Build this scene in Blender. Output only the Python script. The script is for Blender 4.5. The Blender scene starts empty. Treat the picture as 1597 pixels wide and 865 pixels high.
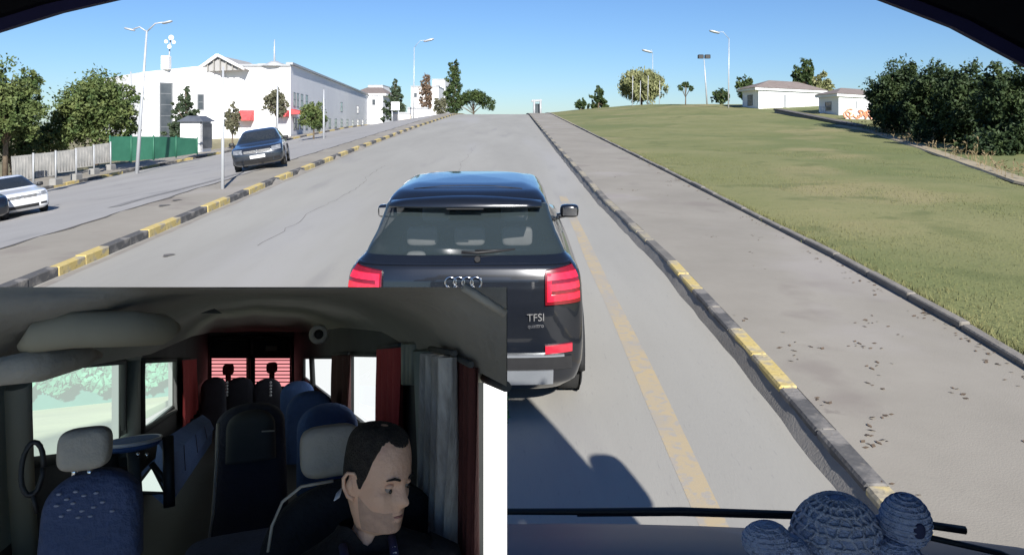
import bpy, bmesh, math, random
import numpy as np
from mathutils import Vector, Matrix
random.seed(7); rng = np.random.default_rng(7)
C = bpy.context.scene.collection
sc = bpy.context.scene
R = math.radians
PI = math.pi
# ------------------------------------------------------------------ camera, sky, sun, exposure
F, U0, V0, H = 1180.0, 798.5, 190.0, 2.33          # focal length and horizon in photo pixels, eye height
cam_d = bpy.data.cameras.new('camera'); cam = bpy.data.objects.new('camera', cam_d); C.objects.link(cam)
cam.location = (0, 0, H); cam.rotation_euler = (R(90), 0, 0)
cam_d.sensor_width = 36; cam_d.lens = F/1597*36
cam_d.shift_y = -(432.5-V0)/1597
cam_d.clip_start = 0.02; cam_d.clip_end = 5000
sc.camera = cam
SUN_EL, SUN_K = R(29), 0.25                          # sun behind the camera and a little to the right
w = bpy.data.worlds.new('World'); sc.world = w; w.use_nodes = True
nt = w.node_tree; nt.nodes.clear()
sky = nt.nodes.new('ShaderNodeTexSky'); sky.sky_type = 'NISHITA'; sky.sun_disc = False
sky.sun_elevation = SUN_EL; sky.sun_rotation = math.atan2(SUN_K, -1)
sky.air_density = 1.0; sky.dust_density = 0.1; sky.ozone_density = 2.5; sky.altitude = 100
bg = nt.nodes.new('ShaderNodeBackground'); bg.inputs[1].default_value = 0.05
ow = nt.nodes.new('ShaderNodeOutputWorld'); tint = nt.nodes.new('ShaderNodeMix'); tint.data_type = 'RGBA'; tint.blend_type = 'MULTIPLY'; tint.inputs[0].default_value = 1
tint.inputs[7].default_value = (.62, .83, 1.15, 1)    # the deep clear blue of that morning
nt.links.new(sky.outputs[0], tint.inputs[6]); nt.links.new(tint.outputs[2], bg.inputs[0]); nt.links.new(bg.outputs[0], ow.inputs[0])
sd = bpy.data.lights.new('sun', 'SUN'); sd.energy = 4.2; sd.angle = R(0.5); sd.color = (1, .965, .91)
sun = bpy.data.objects.new('sun', sd); C.objects.link(sun)
sun.rotation_euler = Vector((-SUN_K, 1, -math.tan(SUN_EL)*math.hypot(1, SUN_K))).to_track_quat('-Z', 'Y').to_euler()
sun.location = (5, -20, 20)
sc.view_settings.view_transform = 'Standard'; sc.view_settings.look = 'None'
sc.view_settings.gamma = 1; sc.view_settings.exposure = 1.0

# ------------------------------------------------------------------ helpers: materials
def nn(nt, t, **kw):
    n = nt.nodes.new(t)
    for k, v in kw.items(): setattr(n, k, v)
    return n
def pm(name, c1, c2=None, scale=6.0, rough=.7, bump=0., bscale=None, metallic=0., coat=0., detail=6, spots=None, stretch=None, spec=None, emit=None):
    """Principled material whose colour wanders between c1 and c2 with object-space noise."""
    m = bpy.data.materials.new(name); m.use_nodes = True
    t = m.node_tree; b = t.nodes['Principled BSDF']
    b.inputs['Roughness'].default_value = rough; b.inputs['Metallic'].default_value = metallic
    b.inputs['Coat Weight'].default_value = coat; b.inputs['Coat Roughness'].default_value = .03
    if spec is not None: b.inputs['Specular IOR Level'].default_value = spec
    c1 = tuple(c1); c2 = tuple(c2) if c2 else tuple(min(1, x*1.25+.004) for x in c1)
    tc = nn(t, 'ShaderNodeTexCoord'); src = tc.outputs['Object']
    if stretch:
        mp = nn(t, 'ShaderNodeMapping'); mp.inputs['Scale'].default_value = stretch
        t.links.new(src, mp.inputs[0]); src = mp.outputs[0]
    n = nn(t, 'ShaderNodeTexNoise'); n.inputs['Scale'].default_value = scale; n.inputs['Detail'].default_value = detail
    n.inputs['Roughness'].default_value = .65
    t.links.new(src, n.inputs['Vector'])
    r = nn(t, 'ShaderNodeValToRGB'); r.color_ramp.elements[0].position = .33; r.color_ramp.elements[1].position = .68
    r.color_ramp.elements[0].color = (*c1, 1); r.color_ramp.elements[1].color = (*c2, 1)
    t.links.new(n.outputs[0], r.inputs[0]); col = r.outputs[0]
    if spots:                                          # (colour, noise scale, threshold, amount)
        for sc_, ss, th, am in spots:
            n2 = nn(t, 'ShaderNodeTexNoise'); n2.inputs['Scale'].default_value = ss; n2.inputs['Detail'].default_value = 5
            t.links.new(src, n2.inputs['Vector'])
            r2 = nn(t, 'ShaderNodeValToRGB'); r2.color_ramp.elements[0].position = th; r2.color_ramp.elements[1].position = min(1, th+.1)
            r2.color_ramp.elements[1].color = (am, am, am, 1)
            t.links.new(n2.outputs[0], r2.inputs[0])
            mx = nn(t, 'ShaderNodeMix', data_type='RGBA'); mx.inputs[7].default_value = (*sc_, 1)
            t.links.new(r2.outputs[0], mx.inputs[0]); t.links.new(col, mx.inputs[6]); col = mx.outputs[2]
    t.links.new(col, b.inputs['Base Color'])
    if emit:
        t.links.new(col, b.inputs['Emission Color']); b.inputs['Emission Strength'].default_value = emit
    if bump:
        nb = nn(t, 'ShaderNodeTexNoise'); nb.inputs['Scale'].default_value = bscale or scale*6; nb.inputs['Detail'].default_value = 8
        t.links.new(src, nb.inputs['Vector'])
        bp = nn(t, 'ShaderNodeBump'); bp.inputs['Strength'].default_value = bump; bp.inputs['Distance'].default_value = .02
        t.links.new(nb.outputs[0], bp.inputs['Height']); t.links.new(bp.outputs[0], b.inputs['Normal'])
    return m
def glass_mat(name, tint, alpha, rough=.04):
    m = bpy.data.materials.new(name); m.use_nodes = True; b = m.node_tree.nodes['Principled BSDF']
    b.inputs['Base Color'].default_value = (*tint, 1); b.inputs['Roughness'].default_value = rough
    b.inputs['Alpha'].default_value = alpha; b.inputs['Coat Weight'].default_value = .5
    return m
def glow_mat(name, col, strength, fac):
    """A part clear pane whose added emission stands in for bright daylight."""
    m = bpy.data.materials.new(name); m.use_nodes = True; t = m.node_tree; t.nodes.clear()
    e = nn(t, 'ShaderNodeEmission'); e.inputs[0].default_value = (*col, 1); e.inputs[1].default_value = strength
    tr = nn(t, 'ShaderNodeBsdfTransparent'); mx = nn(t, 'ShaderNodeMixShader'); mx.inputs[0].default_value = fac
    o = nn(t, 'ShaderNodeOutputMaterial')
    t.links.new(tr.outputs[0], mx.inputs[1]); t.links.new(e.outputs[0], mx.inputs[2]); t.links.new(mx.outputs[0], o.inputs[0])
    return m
# ------------------------------------------------------------------ helpers: meshes
class MB:
    def __init__(s): s.v = []; s.f = []; s.sm = []
    def add(s, vs, fs, smooth=False):
        o = len(s.v); s.v += [tuple(p) for p in vs]
        s.f += [tuple(i+o for i in f) for f in fs]; s.sm += [smooth]*len(fs); return s
    def hexa(s, p):                                    # 8 points: bottom 0-3 ring, top 4-7 ring
        return s.add(p, [(3,2,1,0),(4,5,6,7),(0,1,5,4),(1,2,6,5),(2,3,7,6),(3,0,4,7)])
    def box(s, x0, x1, y0, y1, z0, z1):
        return s.hexa([(x0,y0,z0),(x1,y0,z0),(x1,y1,z0),(x0,y1,z0),(x0,y0,z1),(x1,y0,z1),(x1,y1,z1),(x0,y1,z1)])
    def bbox(s, x0, x1, y0, y1, z0, z1, b=.02):        # box with chamfered vertical and top edges
        def ring(z, i): return [(x0+i+b,y0+i,z),(x1-i-b,y0+i,z),(x1-i,y0+i+b,z),(x1-i,y1-i-b,z),(x1-i-b,y1-i,z),(x0+i+b,y1-i,z),(x0+i,y1-i-b,z),(x0+i,y0+i+b,z)]
        return s.rings([ring(z0+b*.0,0), ring(z1-b,0), ring(z1,b)], smooth=False)
    def rings(s, rs, smooth=True, cap0=True, cap1=True, closed=True):
        n = len(rs[0]); vs = [p for r in rs for p in r]; fs = []
        for i in range(len(rs)-1):
            for j in range(n if closed else n-1):
                k = (j+1) % n; fs.append((i*n+j, i*n+k, (i+1)*n+k, (i+1)*n+j))
        s.add(vs, fs, smooth)
        o = len(s.v)-len(vs)
        if cap0: s.f.append(tuple(o+j for j in range(n-1, -1, -1))); s.sm.append(False)
        if cap1: s.f.append(tuple(o+(len(rs)-1)*n+j for j in range(n))); s.sm.append(False)
        return s
    def tube(s, pts, rad, n=8, cap=True):
        pts = [Vector(p) for p in pts]; rs = []
        rad = rad if isinstance(rad, (list, tuple)) else [rad]*len(pts)
        for i, p in enumerate(pts):
            d = (pts[min(i+1, len(pts)-1)]-pts[max(i-1, 0)]).normalized()
            a = d.orthogonal().normalized() if abs(d.z) > .95 else d.cross(Vector((0,0,1))).normalized()
            if i and a.dot(la) < 0: a = -a
            la = a; b = d.cross(a)
            rs.append([p+(a*math.cos(2*PI*j/n)+b*math.sin(2*PI*j/n))*rad[i] for j in range(n)])
        return s.rings(rs, True, cap, cap)
    def torus(s, c, ax, ay, R0, r, n=24, m=8, a0=0, a1=2*PI):
        c = Vector(c); ax = Vector(ax); ay = Vector(ay); az = ax.cross(ay).normalized(); full = abs(a1-a0-2*PI) < 1e-6
        rs = []
        for i in range(n if full else n+1):
            t = a0+(a1-a0)*i/n; d = ax*math.cos(t)+ay*math.sin(t)
            rs.append([c+d*R0+(d.normalized()*math.cos(2*PI*j/m)+az*math.sin(2*PI*j/m))*r for j in range(m)])
        if full: rs.append(rs[0])
        return s.rings(rs, True, not full, not full)
    def disc(s, c, ax, ay, r, n=20):
        c = Vector(c); ax = Vector(ax); ay = Vector(ay)
        return s.add([c+(ax*math.cos(2*PI*j/n)+ay*math.sin(2*PI*j/n))*r for j in range(n)], [tuple(range(n))])
    def sq(s, c, h, e1=1., e2=1., n=20, m=12, rot=None):   # superquadric: half sizes h, exponents (small = boxy)
        c = Vector(c); f = lambda x, e: math.copysign(abs(x)**e, x); rs = []
        for i in range(m+1):
            a = -PI/2+PI*i/m; ca, sa = math.cos(a), math.sin(a)
            ring = []
            for j in range(n):
                b = 2*PI*j/n
                p = Vector((h[0]*f(ca, e1)*f(math.cos(b), e2), h[1]*f(ca, e1)*f(math.sin(b), e2), h[2]*f(sa, e1)))
                if rot is not None: p = rot @ p
                ring.append(c+p)
            rs.append(ring)
        return s.rings(rs, True, False, False)
    def grid(s, P, smooth=True):                       # P[i][j] points
        n = len(P[0]); vs = [p for r in P for p in r]
        return s.add(vs, [(i*n+j, i*n+j+1, (i+1)*n+j+1, (i+1)*n+j) for i in range(len(P)-1) for j in range(n-1)], smooth)
    def slab(s, poly, off):                            # polygon thickened by a vector
        n = len(poly); off = Vector(off); a = [Vector(p) for p in poly]; b = [p+off for p in a]
        return s.add(a+b, [tuple(range(n)), tuple(range(2*n-1, n-1, -1))]+[(i, i+n, (i+1) % n+n, (i+1) % n) for i in range(n)])
BASE = {}
def obj(name, mb, mat, parent=None, loc=None):
    me = bpy.data.meshes.new(name)
    o3 = BASE.get(parent.name, Vector()) if parent else Vector(loc or (0,0,0))
    me.from_pydata([(p[0]-o3[0], p[1]-o3[1], p[2]-o3[2]) for p in mb.v], [], mb.f)
    me.polygons.foreach_set('use_smooth', mb.sm)
    for m in (mat if isinstance(mat, list) else [mat]): me.materials.append(m)
    bm = bmesh.new(); bm.from_mesh(me); bmesh.ops.recalc_face_normals(bm, faces=bm.faces); bm.to_mesh(me); bm.free()
    o = bpy.data.objects.new(name, me); C.objects.link(o)
    if parent: o.parent = parent
    else: o.location = o3
    BASE[o.name] = o3
    return o
def tag(o, label=None, cat=None, group=None, kind=None):
    if label: o['label'] = label
    if cat: o['category'] = cat
    if group: o['group'] = group
    if kind: o['kind'] = kind
    return o
def thing(name, label, cat, base, group=None, M=None):
    """Empty at the thing's base; parts are given in the coordinates base is in (M turns those into the world)."""
    o = bpy.data.objects.new(name, None); C.objects.link(o); base = Vector(base)
    o.empty_display_size = .2
    if M is None: o.location = base
    else: o.matrix_world = M @ Matrix.Translation(base)
    BASE[o.name] = base
    return tag(o, label, cat, group)
def copy_tree(o, parent=None):
    c = o.copy(); C.objects.link(c)
    if parent: c.parent = parent
    BASE[c.name] = BASE.get(o.name, Vector())
    for ch in list(o.children): copy_tree(ch, c)
    return c
def px(u, v, Y): return Vector(((u-U0)/F*Y, Y, H+(V0-v)/F*Y))
def interp(x, xs, ys): return float(np.interp(x, xs, ys))
def cat1(xs, ts):                                      # Catmull-Rom through rows of numbers
    xs = np.array(xs, float); n = len(xs); out = []
    for t in ts:
        i = min(int(t), n-2); f = t-i
        p0, p1, p2, p3 = xs[max(i-1,0)], xs[i], xs[i+1], xs[min(i+2,n-1)]
        out.append(.5*((2*p1)+(-p0+p2)*f+(2*p0-5*p1+4*p2-p3)*f*f+(-p0+3*p1-3*p2+p3)*f**3))
    return np.array(out)
# ------------------------------------------------------------------ lie of the land
G = .039                                               # the road climbs, then falls away beyond its crest
def rise(Y):
    if Y <= 74: return G*Y
    d = min(Y-74, 24); q = (G+.02)/48
    return G*74+G*d-q*d*d-.02*max(0, Y-98)
KR = ([-50,3,6,10,16,30,80,300],[1.95,1.95,2.0,2.02,1.86,1.80,1.75,1.75])
KL = ([-50,8,13,20,32,50,80,300],[-5.6,-5.7,-5.85,-6.07,-6.25,-6.3,-5.9,-5.9])
ED = ([-50,3.5,5.2,7,10,20,40,80,300],[3.8,3.8,4.05,4.2,4.3,4.3,4.2,4.0,4.0])
kr = lambda Y: interp(Y, *KR)
kl = lambda Y: interp(Y, *KL)
ed = lambda Y: interp(Y, *ED)
LY = [0,17,27,38,52,60,68,80,95,300]
def lawn_edge(Y): return interp(Y, LY, [9,11.5,14.9,18,18,18.4,17.4,13.6,12,12]), interp(Y, LY, [.3,.3,.25,.37,.74,1.01,1.24,1.04,.8,.8])
KH = .135
def terrain(X, Y):
    z = rise(Y)
    if X < kl(Y): return z+.12-.15*max(0, min(-7.2-X, 13))
    if X <= kr(Y): return z
    if X <= ed(Y): return z+KH
    xb, zb = lawn_edge(Y); t = (X-ed(Y))/(xb-ed(Y))
    return z+.15+(zb-.15)*min(t, 1)+(.05*math.sin(t*PI) if t < 1 else 0)
def gp(u, v, y0=3., y1=400.):                          # where a line of sight meets the ground
    Y = y0
    while Y < y1:
        p = px(u, v, Y)
        if p.z <= terrain(p.x, Y): return Vector((p.x, Y, terrain(p.x, Y)))
        Y *= 1.004
    return px(u, v, y1)
# ------------------------------------------------------------------ materials
M_asph = pm('worn_asphalt', (.295,.284,.255), (.345,.333,.30), .6, .85, .10, 110, stretch=(1,.16,1), spots=[((.245,.236,.226),1.1,.60,.5),((.20,.195,.19),55,.63,.35),((.36,.352,.345),.25,.58,.5)])
M_asph2 = pm('side_road_asphalt', (.30,.288,.272), (.355,.342,.326), .3, .85, .10, 110, spots=[((.21,.205,.20),.8,.60,.6)])
M_walk = pm('pavement_concrete', (.252,.229,.190), (.312,.285,.24), .5, .85, .14, 90, spots=[((.215,.185,.16),.9,.58,.6),((.19,.165,.145),48,.64,.35),((.15,.125,.11),4.5,.70,.7),((.35,.32,.295),.35,.56,.5)])
M_kyel = pm('worn_yellow_paint', (.50,.375,.11), (.60,.48,.22), 3, .75, .3, 30, spots=[((.33,.30,.25),5,.54,.8),((.16,.145,.12),16,.62,.7)])
M_kblk = pm('worn_black_paint', (.075,.073,.072), (.12,.115,.11), 3, .8, .3, 30, spots=[((.27,.25,.225),4,.54,.7),((.20,.18,.15),16,.6,.6)])
M_kfad = pm('faded_yellow_paint', (.33,.285,.19), (.40,.35,.25), 3, .8, .3, 30, spots=[((.24,.22,.19),5,.5,.8)])
M_kgry = pm('bare_grey_kerb', (.12,.112,.10), (.18,.168,.15), 3, .85, .3, 30)
M_line = pm('faded_yellow_road_paint', (.435,.345,.205), (.385,.33,.245), 1.2, .85, .1, 110, spots=[((.325,.305,.275),1.3,.46,.7),((.32,.308,.292),14,.52,.7)])
M_edge = pm('edging_concrete', (.16,.145,.125), (.25,.23,.20), 2, .9, .3, 20)
M_lawn = pm('mown_grass', (.155,.168,.055), (.225,.215,.09), .25, .95, .6, 30, detail=10, stretch=(1,1,1), spots=[((.125,.15,.045),.12,.5,.8),((.27,.23,.11),.2,.57,.75),((.10,.12,.035),.9,.58,.6),((.085,.10,.03),7,.60,.5),((.26,.22,.12),11,.66,.5)])
M_grass = pm('grass_blades', (.115,.125,.045), (.175,.165,.07), .4, .9)
M_earth = pm('dry_ground', (.16,.15,.08), (.24,.21,.12), .1, .95, .4, 4)
M_white = pm('white_render', (.74,.74,.75), (.80,.80,.80), .4, .8, .05, 20)
M_grey = pm('grey_metal', (.30,.31,.32), (.38,.39,.40), 1, .5)
M_pole = pm('galvanised_steel', (.42,.44,.46), (.52,.53,.55), 2, .45, metallic=.3)
M_dkwin = pm('dark_window_glass', (.05,.06,.07), (.09,.10,.11), 1, .12)
M_roof = pm('brown_roof_tiles', (.17,.135,.12), (.24,.20,.18), 3, .85, .4, 12)
M_red = pm('red_awning', (.50,.045,.05), (.6,.08,.08), 2, .7)
M_green = pm('green_fence_sheet', (.018,.10,.06), (.03,.14,.085), 1.5, .6)
M_bark = pm('bark', (.10,.075,.05), (.17,.13,.09), 8, .9, .5)
M_conc = pm('grey_concrete', (.22,.215,.20), (.30,.29,.27), 1, .9, .3)
M_black = pm('black_plastic', (.012,.012,.013), (.02,.02,.021), 6, .55)
M_tyre = pm('tyre_rubber', (.018,.018,.018), (.03,.03,.03), 10, .9)
M_rim = pm('alloy', (.4,.41,.42), (.5,.5,.52), 5, .35, metallic=.8)
M_orange = pm('orange_graffiti_paint', (.75,.25,.12), (.80,.45,.30), 2, .8)
def leafm(name, a, b, s=1.2):
    m = pm(name, a, b, s, .65, spec=.25); bs = m.node_tree.nodes['Principled BSDF']
    bs.inputs['Subsurface Weight'].default_value = 0
    return m
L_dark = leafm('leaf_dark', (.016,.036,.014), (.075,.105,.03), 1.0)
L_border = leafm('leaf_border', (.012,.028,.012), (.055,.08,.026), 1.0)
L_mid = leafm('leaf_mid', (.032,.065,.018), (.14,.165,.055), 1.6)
L_blue = leafm('leaf_conifer', (.030,.052,.028), (.065,.085,.045))
L_dry = leafm('leaf_dry_willow', (.14,.16,.06), (.26,.26,.13))
L_gry = leafm('leaf_grey_green', (.09,.095,.055), (.16,.15,.095))
L_brn = leafm('leaf_brown', (.13,.085,.055), (.19,.13,.085))
L_straw = leafm('dry_stalk', (.11,.085,.045), (.20,.155,.085))
# ------------------------------------------------------------------ ground, road, pavements
def frange(a, b, s):
    o = []
    while a < b-1e-6: o.append(a); a += s
    return o+[b]
Ys = frange(-60, 0, 6)+frange(1, 100, 1.)+frange(104, 200, 8)+[230,270,330,420,600,900,1500]
Xs = [-1500,-700,-300,-150,-90,-60,-45,-36]+frange(-30, 30, 1.)+[36,45,60,90,150,300,700,1500]
def strip(x0f, x1f, y0, y1, dy, nx, dz, zf=terrain):
    P = []
    for Y in frange(y0, y1, dy):
        a, b = x0f(Y), x1f(Y)
        P.append([(a+(b-a)*j/nx, Y, zf(a+(b-a)*j/nx, Y)+dz) for j in range(nx+1)])
    return MB().grid(P)
def und(X, Y):
    z = terrain(X, Y)-.10
    if -24 < X < 6: z -= .25
    return z
mb = MB().grid([[(X, Y, und(X, Y)) for X in Xs] for Y in Ys]); tag(obj('ground', mb, M_earth), kind='structure')
tag(obj('road', strip(lambda Y: kl(Y)-.12, lambda Y: kr(Y)+.12, -12, 112, 1, 8, 0, lambda X, Y: rise(Y)), M_asph), kind='structure')
tag(obj('pavement', strip(lambda Y: kr(Y)+.13, lambda Y: ed(Y)-.02, -12, 112, 1, 4, 0, lambda X, Y: rise(Y)+KH), M_walk), kind='structure')
tag(obj('verge', strip(lambda Y: -7.25, lambda Y: kl(Y)-.12, -12, 112, 1, 2, .0, lambda X, Y: rise(Y)+.12), M_walk), kind='structure')
FK = ([-10,20,32,40,60,110],[-19,-19.0,-19.2,-19,-17.5,-16])
fk = lambda Y: interp(Y, *FK)
tag(obj('side_road', strip(fk, lambda Y: -7.25, -12, 112, 1, 12, 0), M_asph2), kind='structure')
tag(obj('far_pavement', strip(lambda Y: fk(Y)-3.2, lambda Y: fk(Y)-.16, -12, 112, 1, 3, .11), M_walk), kind='structure')
P = []
for Y in frange(-6, 30, .5)+frange(31, 110, 1.):
    a, (xb, zb) = ed(Y)+.06, lawn_edge(Y)
    xs = [a+(xb-a)*j/22 for j in range(23)]+[xb+1, xb+2.5, xb+5, xb+9, xb+14, xb+25]
    P.append([(x, Y, terrain(x, Y)+.03*math.sin(x*1.3+Y*.7)*math.sin(Y*.31)) for x in xs])
tag(obj('lawn', MB().grid(P), M_lawn), kind='structure')
# faded line, crack, dark streak (flat print on the roads)
def ribbon(pts, wd, dz=.006):
    P = []
    for i, (x, y) in enumerate(pts):
        a = Vector(pts[max(0, i-1)]); b = Vector(pts[min(len(pts)-1, i+1)]); d = (b-a).normalized(); n = Vector((d.y, -d.x))
        ww = wd[i] if isinstance(wd, list) else wd
        P.append([(x+n.x*s*ww/2, y+n.y*s*ww/2, terrain(x+n.x*s*ww/2, y+n.y*s*ww/2)+dz) for s in (-1, 1)])
    return MB().grid(P)
tag(obj('edge_line', ribbon([(1.09+.004*(Y-4)+.004*math.sin(Y*1.1), Y) for Y in frange(2.5, 17, .25)], [.165+.010*math.sin(Y*1.3)+.004*random.random() for Y in frange(2.5, 17, .25)], .0012), M_line), kind='structure')
M_crack = pm('crack_filler', (.10,.095,.09), (.15,.14,.13), 6, .9)
M_streak = pm('streak_grey', (.20,.195,.19), (.235,.228,.22), 1.5, .9)
tag(obj('seam', ribbon([(-7.22+.04*math.sin(Y*2.1)+.03*math.sin(Y*5.3), Y) for Y in frange(6, 60, .35)], [.05+.04*random.random() for _ in frange(6, 60, .35)], .010), M_crack), kind='structure')
def gline(pts): return [tuple(gp(u, v).xy) for u, v in pts]
def dense(p, n=14): return [tuple(np.array(p[i])*(1-k/n)+np.array(p[i+1])*k/n) for i in range(len(p)-1) for k in range(n)]+[p[-1]]
tag(obj('dark_streak', ribbon(dense(gline([(178,323),(215,312),(270,298),(325,284),(372,271)])), .28, .008), M_streak), kind='structure')  # flat dark grey streak across the side road
pt = MB()
for u, v, r in [(262,399,.06),(275,313,.07),(255,321,.08)]:
    c = gp(u, v); pt.add([(c.x+r*1.6*math.cos(a)*(.7+.3*math.sin(3*a)), c.y+r*2*math.sin(a), c.z+.009) for a in [k*PI/6 for k in range(12)]], [tuple(range(12))])
tag(obj('tar_spot', pt, M_crack), kind='structure')
M_dirt = pm('gutter_grit', (.235,.215,.19), (.29,.27,.24), 3, .95, .3, 60)
tag(obj('gutter_grit', ribbon([(kr(Y)-.02, Y) for Y in frange(3, 45, .3)], [.07+.04*abs(math.sin(Y*2.3)*math.sin(Y*.9))+.03*random.random() for Y in frange(3, 45, .3)], .0015), M_dirt), kind='structure')
tag(obj('gutter_grit', ribbon([(kl(Y)+.07+.03*abs(math.sin(Y*1.3)), Y) for Y in frange(7, 50, .4)], [.10+.08*random.random() for Y in frange(7, 50, .4)], .0015), M_dirt), kind='structure')
for X0, Y0, Y1, dr_ in ((-3.9,11.5,24,.03),(-1.6,17,34,-.02)):
    rc = random.Random(int(Y0*10)); xx = X0; pts = []
    for Y in frange(Y0, Y1, .3): xx += rc.gauss(dr_*.3, .045); pts.append((xx, Y))
    tag(obj('road_crack', ribbon(pts, [.004+.008*rc.random() for _ in pts], .0025), M_crack), kind='structure')
# leaf litter and dirt spots on the pavement: small flat dead leaves
M_deadleaf = pm('dead_leaf', (.09,.065,.045), (.16,.11,.07), 9, .9)
lf = MB()
def litter(u, v, r):
    c = gp(u, v); a0 = random.random()*6
    for _ in range(random.randint(2, 5)):
        q = c+Vector((random.gauss(0, r), random.gauss(0, r*1.4), 0)); s = random.uniform(.012, .03); z = terrain(q.x, q.y)+.006
        a0 += 1.3; e1 = Vector((math.cos(a0), math.sin(a0), .15))*s; e2 = Vector((-math.sin(a0), math.cos(a0), .2))*s*.55; q.z = z
        lf.add([q-e1, q-e2, q+e1, q+e2], [(0,1,2),(0,2,3)])
for u, v in [(1188,372),(1170,393),(1275,408),(1365,500),(1350,505),(1395,525),(1330,537),(1357,545),(1355,575),(1367,600),(1375,695),(1378,700),(1398,760),(1160,497),(1218,523),(1040,290),(1035,305),(1283,630),(1370,503),(1225,545),(1240,560),(1176,420)]: litter(u, v, .06)
for _ in range(14):
    Y = random.uniform(4, 25); litter(U0+F*random.uniform(2.3, ed(Y)-.2)/Y, V0-F*(rise(Y)+KH-H)/Y, .05)
for _ in range(90):
    Y = 4+22*random.random()**1.6; litter(U0+F*(ed(Y)-abs(random.gauss(0, .13))-.03)/Y, V0-F*(rise(Y)+KH-H)/Y, .05)
tag(obj('leaf_litter', lf, M_deadleaf), kind='stuff')
# kerbs, stone by stone
def kerb(name, xf, y0, y1, L, ph, side, hgt, wid=.135, stones_to=46, zf=rise):
    root = bpy.data.objects.new(name, None); C.objects.link(root); tag(root, kind='structure')
    st = MB(); b = .018; x0, x1 = (0, wid) if side > 0 else (-wid, 0)
    h0, h1 = -L/2+.004, L/2-.004
    prof = [(x0,-.2),(x0,hgt-b),(x0+b*.8,hgt),(x1-b*.4,hgt),(x1,hgt-.01),(x1,-.2)]
    st.rings([[(x, y, z) for x, z in prof] for y in (h0, h0+.012, h1-.012, h1)], False)
    for k in (0, 3):                                  # pinched arrises at both ends
        for j in (1, 2, 3, 4):
            i = len(st.v)-24+k*6+j; p = st.v[i]; st.v[i] = (p[0]+(.006 if j < 3 and side > 0 else (-.006 if j > 2 and side < 0 else 0)), p[1], p[2]-.008)
    first = {}
    def place(me_or_mb, Y, mat, nm, key):
        if key not in first:
            o = obj(nm, st, mat); first[key] = o
        else:
            o = first[key].copy(); C.objects.link(o)
        o.parent = root
        dx = (xf(Y+L/2)-xf(Y-L/2))/L; dz = (zf(Y+L/2)-zf(Y-L/2))/L
        o.location = (xf(Y)+random.uniform(-.006,.006), Y, zf(Y)+random.uniform(-.006,.004)); o.rotation_euler = (math.atan(dz), 0, -math.atan(dx)+random.uniform(-.006,.006))
    Y = y0
    while Y < min(y1, stones_to):
        yel = int(math.floor((Y-ph)/(2*L)+1e-4)) % 2 == 0
        old = name == 'kerb' and Y > 9.7
        place(st, Y+L/2, (M_kfad if yel else M_kgry) if old else (M_kyel if yel else M_kblk), 'kerb_stone', (yel, old)); Y += L
    if Y < y1:
        far = {True: MB(), False: MB()}
        while Y < y1:
            yel = int(math.floor((Y-ph)/(2*L)+1e-4)) % 2 == 0
            a, c = xf(Y), xf(Y+L); za, zc = zf(Y), zf(Y+L)
            far[yel].hexa([(a+x0,Y,za-.2),(a+x1,Y,za-.2),(c+x1,Y+L-.01,zc-.2),(c+x0,Y+L-.01,zc-.2),(a+x0,Y,za+hgt),(a+x1,Y,za+hgt),(c+x1,Y+L-.01,zc+hgt),(c+x0,Y+L-.01,zc+hgt)]); Y += L
        for yel, m in far.items():
            if m.v: tag(obj('distant_kerb_stones', m, (M_kfad if yel else M_kgry) if name == 'kerb' else (M_kyel if yel else M_kblk), root), kind='stuff')
kerb('kerb', kr, 5.64-1.41*6, 104, .705, 5.64, 1, KH+.004)
kerb('median_kerb', kl, 9.6-1.27*10, 100, .635, 9.6, -1, .125, .16, 52)
kerb('far_kerb', fk, 20, 90, .9, 20.5, -1, .13, .16, 60, lambda Y: terrain(fk(Y), Y)-.005)
root = bpy.data.objects.new('lawn_edging', None); C.objects.link(root); tag(root, kind='structure')
eb = MB().bbox(-.05, .05, -.492, .492, -.15, .075, .012); e0 = None
for i in range(48):
    Y = 1.5+i
    if e0 is None: e0 = obj('edging_stone', eb, M_edge); o = e0
    else: o = e0.copy(); C.objects.link(o)
    o.parent = root; o.location = (ed(Y), Y, rise(Y)+KH-.01+random.uniform(-.012,.012)); o.rotation_euler = (math.atan(G), random.uniform(-.05,.05), -math.atan(ed(Y+.5)-ed(Y-.5)))
mbx = MB()
for i in range(48, 90):
    Y = 1.5+i; mbx.box(ed(Y)-.05, ed(Y)+.05, Y-.49, Y+.49, rise(Y)-.1, rise(Y)+KH+.06)
tag(obj('distant_edging', mbx, M_edge, root), kind='stuff')
# grass tufts on the lawn and along its edge
gb = MB()
def blade(x, y, s):
    z = terrain(x, y)-.01; a = random.random()*6.3; d = Vector((math.cos(a), math.sin(a), 0))*s*.12; l = Vector((random.gauss(0,.35), random.gauss(0,.35), 1))*s
    p = Vector((x, y, z)); gb.add([p-d, p+d, p+l], [(0,1,2)])
for _ in range(30000):
    Y = 4.5+24*random.random()**1.5; xb = lawn_edge(Y)[0]; x = ed(Y)+.1+(xb-ed(Y))*random.random()**1.3
    blade(x, Y, random.uniform(.02,.05))
for _ in range(6000):
    Y = 4+30*random.random()**1.4; blade(ed(Y)+random.gauss(.1,.05), Y, random.uniform(.03,.08))
tag(obj('grass', gb, M_grass), kind='stuff')
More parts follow.
